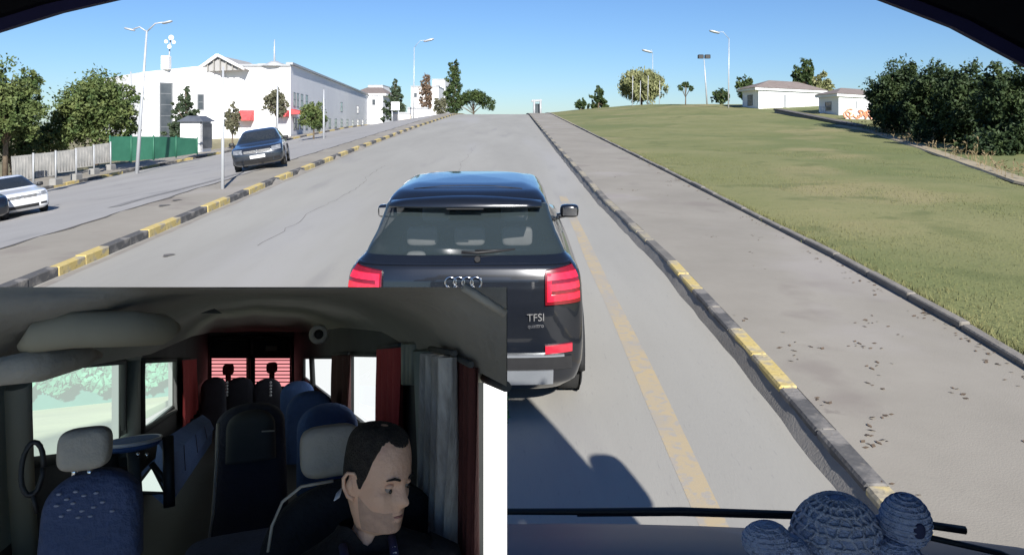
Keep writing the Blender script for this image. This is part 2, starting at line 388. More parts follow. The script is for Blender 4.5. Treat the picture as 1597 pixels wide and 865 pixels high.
# ------------------------------------------------------------------ trees
def tree(name, label, cat, base, blobs, mat, n=2500, leaf=.16, trunk=.12, group=None, limbs=True, fill=.55, bark=None, narrow=1.0, clump=.40):
    """blobs: (x, y, z, rx, ry, rz) relative to base. Leaf-sized faces gathered in clumps through each blob."""
    n, leaf = int(n*2.6), leaf*.60
    base = Vector(base); t = thing(name, label, cat, base, group)
    vol = np.array([b[3]*b[4]*b[5] for b in blobs])**.7; vol = vol/vol.sum(); V = []; Fc = []
    for b, f in zip(blobs, vol):
        nb = max(30, int(n*f)); ncl = max(30, nb//42)
        d = rng.normal(size=(ncl, 3)); d /= np.linalg.norm(d, axis=1)[:, None]
        r = fill+(1.06-fill)*rng.random((ncl, 1))**.6
        cc = d*r*np.array(b[3:6])*(1+.16*np.sin(d[:, :1]*5.1+b[0]*3)+.12*np.sin(d[:, 2:]*7.3+b[1]))
        idx = rng.integers(0, ncl, nb)
        pos = cc[idx]+rng.normal(size=(nb, 3))*clump*min(b[3:6])*.42+np.array(b[:3])
        a = rng.normal(size=(nb, 3)); a /= np.linalg.norm(a, axis=1)[:, None]
        a[:, 2] *= narrow
        c = np.cross(a, rng.normal(size=(nb, 3))); c /= np.linalg.norm(c, axis=1)[:, None]
        s = leaf*(.5+rng.random((nb, 1)))
        q = np.stack([pos-a*s, pos+c*s*.5, pos+a*s, pos-c*s*.5], 1).reshape(-1, 3)
        o = len(V); V += q.tolist(); Fc += [(o+4*i, o+4*i+1, o+4*i+2, o+4*i+3) for i in range(nb)]
    m = MB(); m.add([(p[0]+base.x, p[1]+base.y, p[2]+base.z) for p in V], Fc)
    me = bpy.data.meshes.new('crown'); me.from_pydata([(p[0], p[1], p[2]) for p in V], [], Fc); me.materials.append(mat)
    o = bpy.data.objects.new('crown', me); C.objects.link(o); o.parent = t
    zt = max(b[2] for b in blobs); tr = MB(); lean = [sum(b[0] for b in blobs)/len(blobs), sum(b[1] for b in blobs)/len(blobs)]
    tr.tube([base+Vector((0,0,-.4)), base+Vector((.02,0,zt*.3)), base+Vector((lean[0]*.6, lean[1]*.6, zt*.7)), base+Vector((lean[0], lean[1], zt))], [trunk*1.25, trunk, trunk*.7, trunk*.3], 7)
    if limbs:
        for b in blobs:
            for k in range(3):
                dd = Vector((random.uniform(-.7,.7)*b[3], random.uniform(-.7,.7)*b[4], random.uniform(-.2,.7)*b[5]))
                p1 = Vector(b[:3])+dd; p0 = Vector((lean[0]*.4, lean[1]*.4, max(zt*.25, p1.z*.45)))
                tr.tube([base+p0, base+(p0+p1)/2+Vector((0,0,.1)), base+p1], [trunk*.45, trunk*.3, trunk*.08], 5)
    obj('trunk', tr, bark or M_bark, t)
    return t
def ptree(name, label, cat, box, Y, kind, mat, n, leaf, group=None, base_v=None, nblob=6, trunk=.1, depth=.8, **kw):
    """Tree filling the photo box (u0, v0, u1, v1) when standing Y metres off."""
    u0, v0, u1, v1 = box; k = Y/F; cx = (u0+u1)/2
    p = px(cx, base_v or v1, Y); zb = terrain(p.x, Y); base = Vector((p.x, Y, zb if base_v is None else min(p.z, zb+5)))
    z0, z1 = px(cx, v1, Y).z-base.z, px(cx, v0, Y).z-base.z; hw, hh = (u1-u0)/2*k, (z1-z0)/2
    bl = []
    st = random.getstate(); random.seed(int(u0*7+v0))
    if kind == 'round':
        bl.append((0, 0, z0+hh, hw*.72, hw*.72*depth, hh*.78))
        for i in range(nblob):
            a = 2*PI*i/nblob+random.random(); e = random.uniform(-.55, .75)
            rr = random.uniform(.3,.45)
            bl.append((math.cos(a)*hw*(1-rr)*math.cos(e), math.sin(a)*hw*depth*.6, z0+hh+math.sin(e)*hh*(1-rr), hw*rr, hw*rr*depth, hh*rr*1.1))
    elif kind == 'cone':
        for i in range(nblob):
            f = (i+.5)/nblob; r = hw*(1.02-f)**.85
            bl.append((random.uniform(-.1,.1)*hw, 0, z0+2*hh*f, max(r, hw*.1), max(r, hw*.1)*depth, hh*1.25/nblob))
    elif kind == 'column':
        for i in range(nblob):
            f = (i+.5)/nblob; r = hw*(.55+.45*math.sin(PI*min(1, f*.85+.2)))
            bl.append((random.uniform(-.15,.15)*hw, 0, z0+2*hh*f, r, r*depth, hh*1.4/nblob))
    elif kind == 'umbrella':
        for i in range(nblob):
            a = -1+2*i/(nblob-1); bl.append((a*hw*.75, random.uniform(-.3,.3)*hw, z0+hh*(1.45-.6*a*a), hw*.33, hw*.3, hh*.42))
    random.setstate(st)
    return tree(name, label, cat, base, bl, mat, n, leaf, trunk, group, **kw)
TR = 'trees along the left side of the street'
ptree('broadleaf_tree', 'tall dark leafy tree at the far left edge over the white saloon', 'tree', (-52,72,68,250), 33, 'round', L_mid, 9000, .13, TR, base_v=262, nblob=9, fill=.35)
ptree('broadleaf_tree', 'wide bushy green tree behind the grey barrier panels', 'tree', (80,108,220,240), 38, 'round', L_mid, 9500, .14, TR, base_v=245, nblob=10, fill=.35)
ptree('shrub', 'low dark shrub under the far left tree behind the barriers', 'shrub', (-30,176,62,262), 35, 'round', L_dark, 2400, .12, 'shrubs behind the barrier panels', nblob=6, trunk=.04)
ptree('shrub', 'low green shrub filling the gap between the two left trees', 'shrub', (50,186,112,250), 37, 'round', L_mid, 2000, .12, 'shrubs behind the barrier panels', nblob=6, trunk=.04)
ptree('conifer_tree', 'dark pointed conifer in front of the white building above the guard booth', 'tree', (258,136,322,214), 52, 'cone', L_blue, 3200, .16, TR, base_v=222, nblob=7)
ptree('shrub', 'grey green bush beside the thin pole at the building entrance', 'shrub', (348,158,376,214), 52, 'round', L_gry, 1300, .13, 'bushes before the white building', nblob=5, trunk=.05)
ptree('round_tree', 'clipped round brown green tree on a thin stem near the red awning', 'tree', (410,134,452,186), 55, 'round', L_gry, 2400, .11, TR, base_v=206, nblob=6, trunk=.07)
ptree('shrub', 'leafy green bush right of the dark hatchback', 'shrub', (464,156,514,206), 50, 'round', L_mid, 2200, .12, 'bushes before the white building', nblob=6, trunk=.05)
ptree('conifer_tree', 'dark spreading conifer beside the white sign board up the street', 'tree', (595,124,641,188), 84, 'cone', L_blue, 2400, .22, TR, base_v=192, nblob=6)
ptree('cypress_tree', 'brownish narrow cypress among the far white houses', 'tree', (656,116,675,170), 96, 'column', L_brn, 1000, .2, TR, base_v=188, nblob=6)
ptree('cypress_tree', 'tall dark column cypress near the crest of the road', 'tree', (694,97,721,176), 92, 'column', L_dark, 2200, .2, TR, base_v=186, nblob=7)
ptree('shrub', 'dull green bush under the tall column cypress', 'shrub', (674,150,700,184), 90, 'round', L_gry, 800, .18, 'bushes before the white building', nblob=4, trunk=.06)
ptree('umbrella_pine', 'flat topped pine at the crest left of the road', 'tree', (708,138,769,180), 95, 'umbrella', L_dark, 1900, .22, TR, base_v=190, nblob=7)
TF = 'trees on the grassy hilltop'
ptree('bush_tree', 'dark dense cone of foliage at the left end of the hilltop', 'tree', (914,134,952,170), 84, 'cone', L_dark, 1700, .2, TF, nblob=5)
ptree('bush_tree', 'small dark bush just left of the dense cone on the hilltop', 'shrub', (896,153,916,172), 84, 'round', L_dark, 600, .18, TF, nblob=4, trunk=.05)
ptree('willow_tree', 'pale dry round tree with drooping twigs on the hilltop', 'tree', (961,103,1040,166), 82, 'round', L_dry, 5600, .20, TF, nblob=10, narrow=2.0, fill=.3)
ptree('sapling', 'thin sapling with tiny crown on the hilltop', 'tree', (1058,126,1080,146), 70, 'umbrella', L_dark, 260, .16, TF, base_v=164, nblob=4, trunk=.05)
ptree('hilltop_bush', 'low scrubby bush right of the thin sapling', 'shrub', (1108,138,1140,164), 74, 'round', L_dark, 500, .2, TF, nblob=4, trunk=.05, fill=.2)
ptree('hut_tree', 'dark tree peeking over the left end of the white hut', 'tree', (1147,115,1178,160), 74, 'round', L_dark, 900, .22, TF, nblob=5)
ptree('hut_tree', 'ragged dark tree rising behind the white hut', 'tree', (1235,90,1272,150), 76, 'round', L_dark, 1300, .24, TF, nblob=6)
ptree('hut_tree', 'yellowish tree between the two white huts', 'tree', (1262,113,1299,155), 76, 'round', L_dry, 1000, .24, TF, nblob=5)
TB = 'dark trees bordering the lawn on the right'
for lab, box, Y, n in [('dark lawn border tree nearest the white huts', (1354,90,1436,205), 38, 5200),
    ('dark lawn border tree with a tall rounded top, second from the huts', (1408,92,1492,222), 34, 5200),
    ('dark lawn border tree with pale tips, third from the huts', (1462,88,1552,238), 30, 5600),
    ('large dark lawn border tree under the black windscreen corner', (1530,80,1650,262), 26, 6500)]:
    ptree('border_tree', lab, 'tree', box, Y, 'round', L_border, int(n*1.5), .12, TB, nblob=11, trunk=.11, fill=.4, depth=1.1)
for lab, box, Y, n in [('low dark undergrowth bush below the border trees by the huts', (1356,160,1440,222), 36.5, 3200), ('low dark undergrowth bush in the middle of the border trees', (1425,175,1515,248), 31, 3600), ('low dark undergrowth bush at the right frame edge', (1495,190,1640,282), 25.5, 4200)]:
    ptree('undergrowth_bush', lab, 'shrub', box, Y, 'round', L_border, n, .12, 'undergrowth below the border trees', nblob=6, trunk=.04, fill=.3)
ws = MB()
for _ in range(150):                                  # dry weeds along the lawn's far edge
    Y = random.uniform(15.5, 42); xb = lawn_edge(Y)[0]; x = xb+random.uniform(-.2,.9); z = terrain(x, Y); h = random.uniform(.10,.34)*(2.2 if random.random() < .12 else 1)
    d = Vector((random.gauss(0,.1), random.gauss(0,.1), 1))*h; p = Vector((x, Y, z))
    ws.add([p+Vector((-.012,0,0)), p+Vector((.012,0,0)), p+d], [(0,1,2)])
    for k in range(3): q = p+d*random.uniform(.5,1); e = Vector((random.gauss(0,.05), random.gauss(0,.05), .06)); ws.add([q, q+e+Vector((.02,0,0)), q+e*1.6, q+e-Vector((.02,0,0))], [(0,1,2,3)])
tag(obj('dry_weeds', ws, L_straw), kind='stuff')
# path edge between lawn and trees
pe = MB().grid([[(lawn_edge(Y)[0]+s, Y, terrain(lawn_edge(Y)[0]+s, Y)+h) for s, h in ((-.25,.0),(-.2,.045),(.25,.045),(.3,0))] for Y in frange(13, 42, .8)], False)
tag(obj('lawn_border_kerb', pe, pm('sandy_path', (.30,.25,.16), (.38,.32,.22), 1, .95, .3)), kind='structure')
# ------------------------------------------------------------------ buildings
def wall_frame(p0, p1):
    """Wall from p0 to p1 (plan): returns a function (s 0..1, z, outward metres) -> point; outward is to the right of p0->p1."""
    p0, p1 = Vector(p0), Vector(p1); d = p1-p0; L = d.length; n = Vector((d.y, -d.x))/L
    return lambda s, z, o=0.: Vector((p0.x+d.x*s+n.x*o, p0.y+d.y*s+n.y*o, z))
def wbox(W, s0, s1, z0, z1, o0, o1, m=None):
    m = m or MB()
    return m.hexa([W(s0,z0,o1), W(s1,z0,o1), W(s1,z0,o0), W(s0,z0,o0), W(s0,z1,o1), W(s1,z1,o1), W(s1,z1,o0), W(s0,z1,o0)])
M_wfr = pm('dark_window_frame', (.10,.11,.12), (.15,.16,.17), 1, .5)
def window(W, s0, s1, z0, z1, parent, fr=.09, split=1):
    m = MB(); ds = fr/ (W(1,0)-W(0,0)).length
    wbox(W, s0, s0+ds, z0, z1, 0, .04, m); wbox(W, s1-ds, s1, z0, z1, 0, .04, m); wbox(W, s0+ds, s1-ds, z0, z0+fr, 0, .038, m); wbox(W, s0+ds, s1-ds, z1-fr, z1, 0, .038, m)
    for k in range(1, split): zz = z0+(z1-z0)*k/split; wbox(W, s0+ds, s1-ds, zz-.04, zz+.04, .012, .036, m)
    f = obj('window', m, M_wfr, parent); obj('pane', wbox(W, s0+ds, s1-ds, z0+fr, z1-fr, .002, .02), M_dkwin, f)
Yb = 70.; kb = Yb/F
zA = px(0, 216, Yb).z-2; zt = px(0, 106, Yb).z
A0 = px(219, 0, Yb*.93).xy; A1 = px(352, 0, Yb*1.0).xy; B1 = px(453, 0, Yb).xy; B2 = px(581, 0, Yb*2.3).xy
bld = thing('white_building', 'long white two storey building with red awnings behind the side road', 'building', (A0.x, A0.y, zA))
WA = wall_frame(A0, A1); WB = wall_frame(A1, B1); WC = wall_frame(B1, B2); zt2 = px(0, 103, Yb).z
back = Vector((-10, 26))
m = MB()
zL = px(0, 113, Yb*.93).z; zR = px(0, 99, Yb).z
m.hexa([WA(0,zA,0), WA(1,zA,0), WA(1,zA,-14), WA(0,zA,-14), WA(0,zL,0), WA(1,zR,0), WA(1,zR,-14), WA(0,zL,-14)])
obj('wing_wall', m, M_white, bld)
m = MB(); zc = px(0,100,Yb).z; n_ = WC(0,0,-1).xy-B1
m.hexa([(*A1,zA),(*B1,zA),(*B2,zA),(*(B2+n_*12),zA),(*A1,zc-.25),(*B1,zc),(*B2,zc+.1),(*(B2+n_*12),zc)])
obj('main_wall', m, M_white, bld)
wbox(WC, 0, 1, zc-.05, zc+.16, -.4, .22, (cp := MB())); wbox(WB, -.02, 1.0, zc-.2, zc-.02, -.4, .16, cp); obj('roof_edge', cp, M_grey, bld)
window(WA, .21, .36, px(0,214,Yb).z, px(0,132,Yb).z, bld, .12, 5)
window(WA, .65, .73, px(0,172,Yb).z, px(0,148,Yb).z, bld, .1, 2)
window(WA, .5, .56, px(0,172,Yb).z, px(0,150,Yb).z, bld, .1, 2)
for k in range(15):                                   # two rows of slit windows along the receding wall
    s = .012+.062*k*(1+.02*k) ; s = .015+.0145*k*(1+.22*k)
    if s > .95: break
    if k < 3 or k % 3 == 0: window(WC, s, s+.012+.0015*k, px(0,166,Yb).z, px(0,143,Yb).z, bld, .08, 2)
    window(WC, s, s+.012+.0015*k, px(0,203,Yb).z, px(0,183,Yb).z, bld, .08, 2)
for W_, s0, s1, vt, vb in [(WB, .22, .44, 172, 196), (WC, .0, .03, 170, 186), (WB, .84, .985, 172, 190)]:
    z1, z0 = px(0,vt,Yb).z, px(0,vb-8,Yb).z; m = MB()
    m.hexa([W_(s0,z0,1.2), W_(s1,z0,1.2), W_(s1,z0-.02,0.02), W_(s0,z0-.02,0.02), W_(s0,z0+.12,1.2), W_(s1,z0+.12,1.2), W_(s1,z1,.02), W_(s0,z1,.02)])
    obj('awning', m, M_red, bld)
# gable with slatted front over the left wing
g0, g1, gz = px(303,112,Yb*.98), px(381,108,Yb*.98), px(339,86,Yb*.98)
m = MB(); m.slab([g0+Vector((0,.3,0)), g1+Vector((0,.3,0)), gz+Vector((0,.3,0))], (0, 8, 0)); obj('gable_roof', m, pm('grey_slate', (.30,.30,.30), (.38,.37,.36), 1.5, .8), bld)
m = MB()
for a, b in ((g0, gz), (g1, gz)): m.tube([a, b], .16, 6)
obj('gable_trim', m, M_white, bld)
m = MB()
for k in range(1, 8):
    t = k/8; lo = g0.lerp(g1, t); hi = (g0.lerp(gz, t/.46) if t < .46 else gz.lerp(g1, (t-.46)/.54)); m.box(lo.x-.05, lo.x+.05, lo.y+.1, lo.y+.28, lo.z, hi.z)
tag(obj('gable_slat', m, M_conc, bld), kind='stuff')
m = MB(); vp = px(405,106,Yb); m.box(vp.x-1.2, vp.x+1.2, Yb+3, Yb+5, zc-.3, zc+.28); obj('roof_unit', m, M_grey, bld)
m = MB(); a = px(428,104,Yb*1.01); b = px(428,62,Yb*1.01); m.tube([a, b], [.12,.04], 6); m.tube([a, a+Vector((0,0,.5))], [1.3,.3], 10); obj('mast', m, M_pole, bld)
ant = thing('roof_antenna', 'antenna mast with white dish cluster on the left roof', 'antenna', px(262,108,Yb*.96))
m = MB(); m.tube([px(262,108,Yb*.96), px(266,62,Yb*.96)], .06, 6); obj('mast', m, M_pole, ant)
for u, v, r in [(260,65,.17),(268,59,.24),(272,66,.17),(265,73,.19)]:
    c = px(u,v,Yb*.955); m = MB(); m.rings([[c+Vector((r*q*math.cos(a), -.12*q*q, r*q*math.sin(a))) for a in [2*PI*j/12 for j in range(12)]] for q in (.05,.5,1.)], True, True, False); obj('dish', m, M_white, ant)
m = MB(); c = px(259,98,Yb*.95); m.bbox(c.x-.35, c.x+.35, c.y-.3, c.y+.3, c.z-.6, c.z+.6, .05); obj('cabinet', m, M_white, ant)
def house(name, label, u0, u1, vt, vb, Y, dep, roof=None, wins=(), mat=None, cat='house', group=None, skew=.0):
    p0, p1 = px(u0,0,Y).xy, px(u1,0,Y*(1+skew)).xy; z0, z1 = px(0,vb,Y).z-1.5, px(0,vt,Y).z
    h = thing(name, label, cat, (p0.x, p0.y, z0), group); W = wall_frame(p0, p1); L = (p1-p0).length
    obj('wall', wbox(W, 0, 1, z0, z1, -dep, 0), mat or M_white, h)
    if roof:
        e = .25/L*Y/60; m = MB(); rz = roof*Y/F
        m.hexa([W(-e,z1,.25), W(1+e,z1,.25), W(1+e,z1,-dep-.25), W(-e,z1,-dep-.25), W(.25,z1+rz,-dep*.45), W(.75,z1+rz,-dep*.45), W(.75,z1+rz,-dep*.55), W(.25,z1+rz,-dep*.55)]); obj('roof', m, M_roof, h)
        obj('fascia', wbox(W, -e*1.1, 1+e*1.1, z1-.16*Y/60, z1-.004, -dep-.2, .28), M_white, h)
    else: obj('parapet', wbox(W, -.01, 1.01, z1, z1+.2, -dep-.1, .1), M_grey, h)
    for a, b, va, vb2 in wins: window(W, a, b, px(0,vb2,Y).z, px(0,va,Y).z, h, .1, 2)
    return h, W
FH = 'white houses far up the left side'
house('far_house', 'white gabled house end beyond the long building', 553, 597, 146, 196, 150, 14, 12, [(.2,.32,155,164),(.62,.74,155,164),(.2,.32,175,184)], None, 'house', FH)
house('far_house', 'white narrow tower house left of the dark conifer', 574, 597, 134, 196, 165, 10, None, [(.3,.45,142,150),(.3,.45,160,168)], None, 'house', FH)
house('far_house', 'white stepped house behind the brownish cypress', 641, 684, 136, 192, 120, 12, None, [(.1,.22,145,152),(.62,.74,145,152),(.62,.74,160,166)], None, 'house', FH)
house('far_house', 'small white block house right of the brownish cypress', 674, 694, 125, 190, 130, 10, None, [(.3,.6,133,139)], None, 'house', FH)
house('low_wall', 'low white boundary wall below the far houses', 636, 667, 170, 186, 88, .6, None, [], None, 'wall')
m_ = house('low_wall', 'cream boundary wall left of the sign board', 612, 640, 178, 192, 80, .6, None, [], pm('cream_render', (.62,.56,.48), (.70,.64,.56), 1, .8), 'wall')
# white huts on the hill
def hut(label, uL, uC, uR, vt, vb, Y, ridge):
    c = px(uC,0,Y).xy; p1 = px(uR,0,Y*1.10).xy; pL = px(uL,0,Y*1.06).xy
    z0 = px(0,vb,Y).z-.6; z1 = px(0,vt,Y).z; h = thing('hut', label, 'hut', (c.x,c.y,z0), 'white huts on the hill')
    d = pL-c; q = [c, p1, p1+d, pL]
    obj('wall', MB().hexa([(*p,z0) for p in q]+[(*p,z1) for p in q]), M_white, h)
    cen = (q[0]+q[2])/2; e = [cen+(p-cen)*1.12 for p in q]; rz = ridge*Y/F
    obj('fascia', MB().hexa([(*p,z1-.02) for p in e]+[(*p,z1+.17) for p in e]), M_white, h)
    e2 = [cen+(p-cen)*1.16 for p in q]; r0 = cen+(q[0]+q[3]-2*cen)/2*.45; r1 = cen+(q[1]+q[2]-2*cen)/2*.45
    m = MB(); vs = [(*p,z1+.172) for p in e2]+[(*r0,z1+.17+rz),(*r1,z1+.17+rz)]
    m.add(vs, [(0,1,5,4),(2,3,4,5),(3,0,4),(1,2,5),(3,2,1,0)]); obj('roof', m, M_roof, h)
    W = wall_frame(c, p1)
    obj('door', wbox(W, .36, .40, z0, z1-.3, .0, .03), M_grey, h)
    obj('panel_joint', wbox(W, .70, .705, z0, z1-.1, .0, .012), M_grey, h)
    WL = wall_frame(pL, c); window(WL, .35, .65, z0+1.3, z1-.35, h, .05, 2)
    return W, z0, z1
hut('white hut with brown hipped roof at the crest of the lawn', 1158, 1183, 1284, 140, 178, 60, 15)
W2, hz0, hz1 = hut('second white hut half hidden by the dark border trees', 1277, 1308, 1376, 150, 188, 52, 12)
gw = thing('graffiti_wall', 'low white wall sprayed with orange graffiti by the second hut', 'wall', px(1320,200,50))
p0, p1 = px(1318,0,48).xy, px(1372,0,47).xy; WG = wall_frame(p0, p1); gz0, gz1 = px(0,200,48).z, px(0,170,48).z
obj('wall', wbox(WG, 0, 1, gz0-.6, gz1, -.2, 0), M_white, gw)
m = MB()
for i in range(9):
    s = .06+.1*i; zc_ = gz0+(gz1-gz0)*(.70+.10*math.sin(i*2.1)); m.torus(WG(s, zc_, .012), (WG(1,0)-WG(0,0)).normalized(), (0,0,1), .20+.05*math.sin(i), .055, 14, 5, i, i+4.6)
obj('graffiti', m, M_orange, gw)
rl = thing('white_railing', 'white railing between the two huts', 'railing', px(1280,182,54)); m = MB()
for i in range(12):
    a = px(1280+i*3.6, 186, 54); b = px(1280+i*3.6, 166, 54); obj('post', MB().tube([a-Vector((0,0,.3)), b], .035, 5), M_white, rl)
for v in (167, 176): obj('rail', MB().tube([px(1280,v,54), px(1321,v+1,54)], .035, 5), M_white, rl)
rw = thing('retaining_wall', 'dark low concrete wall sloping down right of the white hut', 'wall', px(1212,182,54))
a, b = px(1208,0,55).xy, px(1338,0,41).xy; Wr = wall_frame(a, b); za, zb = px(0,170,55).z, px(0,196,41).z
m = MB(); m.hexa([Wr(0,za-1.4,0), Wr(1,zb-1.2,0), Wr(1,zb-1.2,-.4), Wr(0,za-1.4,-.4), Wr(0,za-.1,0), Wr(1,zb-.1,0), Wr(1,zb-.1,-.4), Wr(0,za-.1,-.4)]); obj('wall', m, M_conc, rw)
m = MB(); m.hexa([Wr(0,za-.098,.08), Wr(1,zb-.098,.08), Wr(1,zb-.098,-.48), Wr(0,za-.098,-.48), Wr(0,za+.03,.08), Wr(1,zb+.03,.08), Wr(1,zb+.03,-.48), Wr(0,za+.03,-.48)]); obj('coping', m, pm('dark_coping', (.10,.09,.085), (.15,.14,.13), 2, .9), rw)
# guard booth
bo = gp(300, 226); Yk = 44.; c = px(299,0,Yk); zk0 = terrain(c.x, Yk); 
kb_ = thing('guard_booth', 'small white guard booth with dark roof in front of the conifer', 'booth', (c.x, Yk, zk0)); k = Yk/F
z0, z1 = px(0,224,Yk).z-.5, px(0,190,Yk).z; xa, xb_, xc = px(281,0,Yk).x, px(312,0,Yk).x, px(329,0,Yk*1.03).x
obj('wall', MB().box(xa, xb_, Yk, Yk+1.6, z0, z1), M_white, kb_)
obj('glazed_side', MB().box(xb_, xc, Yk+.05, Yk+1.5, z0+.2, z1-.1), M_dkwin, kb_)
for x in (xb_+.04, (xb_+xc)/2, xc-.03): obj('mullion', MB().box(x-.03, x+.03, Yk+.01, Yk+.05, z0, z1), M_white, kb_)
m = MB(); m.hexa([(xa-.15,Yk-.2,z1),(xc+.15,Yk-.2,z1),(xc+.15,Yk+1.8,z1),(xa-.15,Yk+1.8,z1),(xa+.3,Yk+.3,z1+.35),(xc-.3,Yk+.3,z1+.35),(xc-.3,Yk+1.3,z1+.35),(xa+.3,Yk+1.3,z1+.35)]); obj('roof', m, pm('dark_sheet_roof', (.07,.08,.10), (.11,.12,.14), 2, .6), kb_)
# green fence, in sheets
gf = thing('green_fence', 'green sheet fence along the far pavement', 'fence', gp(240, 250))
gpts = [(172,213,249,36.5),(205,213,249,37.5),(240,213,246,38.5),(275,214,242,40),(308,216,237,41.5)]
for i in range(4):
    (u0,t0,b0,y0),(u1,t1,b1,y1) = gpts[i], gpts[i+1]
    a, b, c, d = px(u0,b0+2,y0), px(u1,b1+2,y1), px(u1,t1,y1), px(u0,t0,y0); s = (b-a)*.006
    obj('sheet', MB().slab([a+s, b-s, c-s, d+s], (0,.05,0)), M_green, gf)
for u, t, b, y in gpts: obj('post', MB().tube([px(u,b+4,y)+Vector((0,-.03,0)), px(u,t-2,y)+Vector((0,-.03,0))], .04, 6), M_green, gf)
# grey barrier panels on the far pavement
M_barr = pm('barrier_sheet', (.20,.20,.19), (.30,.29,.27), 3, .7)
fpl = [(20,244,50,282),(56,240,85,277),(90,236,117,270),(119,231,145,262),(147,226,171,256)]
for i, (u0, v0, u1, v1) in enumerate(fpl):
    Y = [27,28.5,30.5,32.5,34.5][i]
    b = thing('barrier_panel', ['grey barrier panel nearest the white saloon, under the left tree','second grey barrier panel from the white saloon','third grey barrier panel, in the middle of the row','fourth grey barrier panel from the white saloon','last grey barrier panel, touching the green fence'][i], 'barrier', px((u0+u1)/2, v1, Y), 'grey barrier panels on the far pavement')
    a, c = px(u0,v1,Y), px(u1,v1-3,Y*1.02); a2, c2 = px(u0-3,v0,Y), px(u1-1,v0-3,Y*1.02)
    obj('sheet', MB().slab([a, c, c2, a2], (0,.06,0)), M_barr, b)
    for k in range(1, 6):
        t = k/6; obj('rib', MB().tube([a.lerp(c,t)+Vector((0,-.01,.05)), a2.lerp(c2,t)+Vector((0,-.01,-.05))], .016, 5), M_barr, b)
    obj('post', MB().tube([c+Vector((.06,-.02,-.25)), c2+Vector((.08,-.02,.06))], .035, 6), M_grey, b)
    obj('foot', MB().bbox(c.x-.08, c.x+.18, c.y-.25, c.y+.25, c.z-.35, c.z-.10, .03), M_conc, b)
# ------------------------------------------------------------------ lamp posts, poles, signs
def lamp(label, ub, vb, ut, vt, Y, heads, r=.06, group='street lamps'):
    b = px(ub, vb, Y); b.z = min(b.z, terrain(b.x, Y)); t = px(ut, vt, Y)
    L = thing('street_lamp', label, 'street lamp', b, group)
    obj('pole', MB().tube([b-Vector((0,0,.2)), b.lerp(t,.5), t], [r*1.3, r, r*.6], 8), M_pole, L)
    for hu, hv in heads:
        e = px(hu, hv, Y); s = 1 if e.x > t.x else -1
        obj('arm', MB().tube([t-Vector((0,0,.05)), t.lerp(e,.5)+Vector((0,0,.12*Y/30)), e], r*.45, 6), M_pole, L)
        m = MB(); m.sq(e+Vector((s*.12*Y/30,0,0)), (.22*Y/30,.11*Y/30,.042*Y/30), .7, .7, 12, 8, Matrix.Rotation(-s*.25, 3, 'Y')); obj('lamp_head', m, M_pole, L)
    return L
lamp('tall double armed street lamp in front of the green fence', 213, 252, 229, 48, 34, [(207,46),(256,35)], .07)
lamp('thin bare pole standing on the verge at the striped median kerb', 347, 306, 348, 104, 17.3, [], .035, 'plain poles')
lamp('plain pole left of the wide bushy tree trunk, by the building corner', 203, 240, 204, 112, 44, [], .06, 'plain poles')
lamp('pole beside the clipped round tree', 432, 212, 433, 134, 46, [], .06, 'plain poles')
lamp('short pole right of the leafy bush', 505, 216, 505, 140, 46, [], .06, 'plain poles')
lamp('far street lamp among the white houses up the street', 645, 190, 646, 74, 85, [(664,63)], .06)
lamp('slim street lamp in front of the left end of the hut', 1136, 170, 1137, 60, 62, [(1119,50)], .05)
lamp('faint far street lamp left of the willow', 1018, 165, 1018, 84, 95, [(1014,80)], .05)
fl = lamp('floodlight mast on the hilltop behind the sapling', 1103, 164, 1098, 92, 78, [], .07, 'floodlights')
for dx in (-.35, .35): c = px(1098,90,78); obj('floodlight', MB().bbox(c.x+dx-.28, c.x+dx+.28, c.y-.2, c.y+.2, c.z-.1, c.z+.3, .05), M_black, fl)
for i, u in enumerate((986, 998, 1010, 1028)):
    p = px(u, 163, 78); q = px(u+1, 118+(i % 2)*8, 78); s = tag(obj('goal_pole', MB().tube([p-Vector((0,0,.5)), q], .035, 5), M_pole, None, p), 'thin pale stake '+('left of the dry willow trunk, outermost','just left of the dry willow trunk','just right of the dry willow trunk','right of the dry willow trunk, outermost')[i], 'pole', 'stakes before the willow')
sb = thing('sign_board', 'white sign board on two legs beside the dark conifer', 'sign', px(616,188,78))
obj('panel', MB().slab([px(610,172,78), px(623,172,78), px(623,159,78), px(610,159,78)], (0,.1,0)), M_white, sb)
for u in (611.5, 621.5): obj('leg', MB().tube([px(u,195,78.2), px(u,172,78.2)], .06, 6), M_pole, sb)
bs = thing('bus_shelter', 'small metal shelter on the pavement at the crest', 'shelter', px(838,182,84))
for u in (833, 843): obj('post', MB().tube([px(u,186,84), px(u,157,84)], .12, 6), M_grey, bs)
obj('roof', MB().slab([px(829,159,84), px(845,158,84), px(845,155,84), px(829,156,84)], (0,1.2,0)), M_grey, bs)
obj('back_panel', MB().slab([px(834,177,84.5), px(842,177,84.5), px(842,162,84.5), px(834,162,84.5)], (0,.06,0)), M_dkwin, bs)
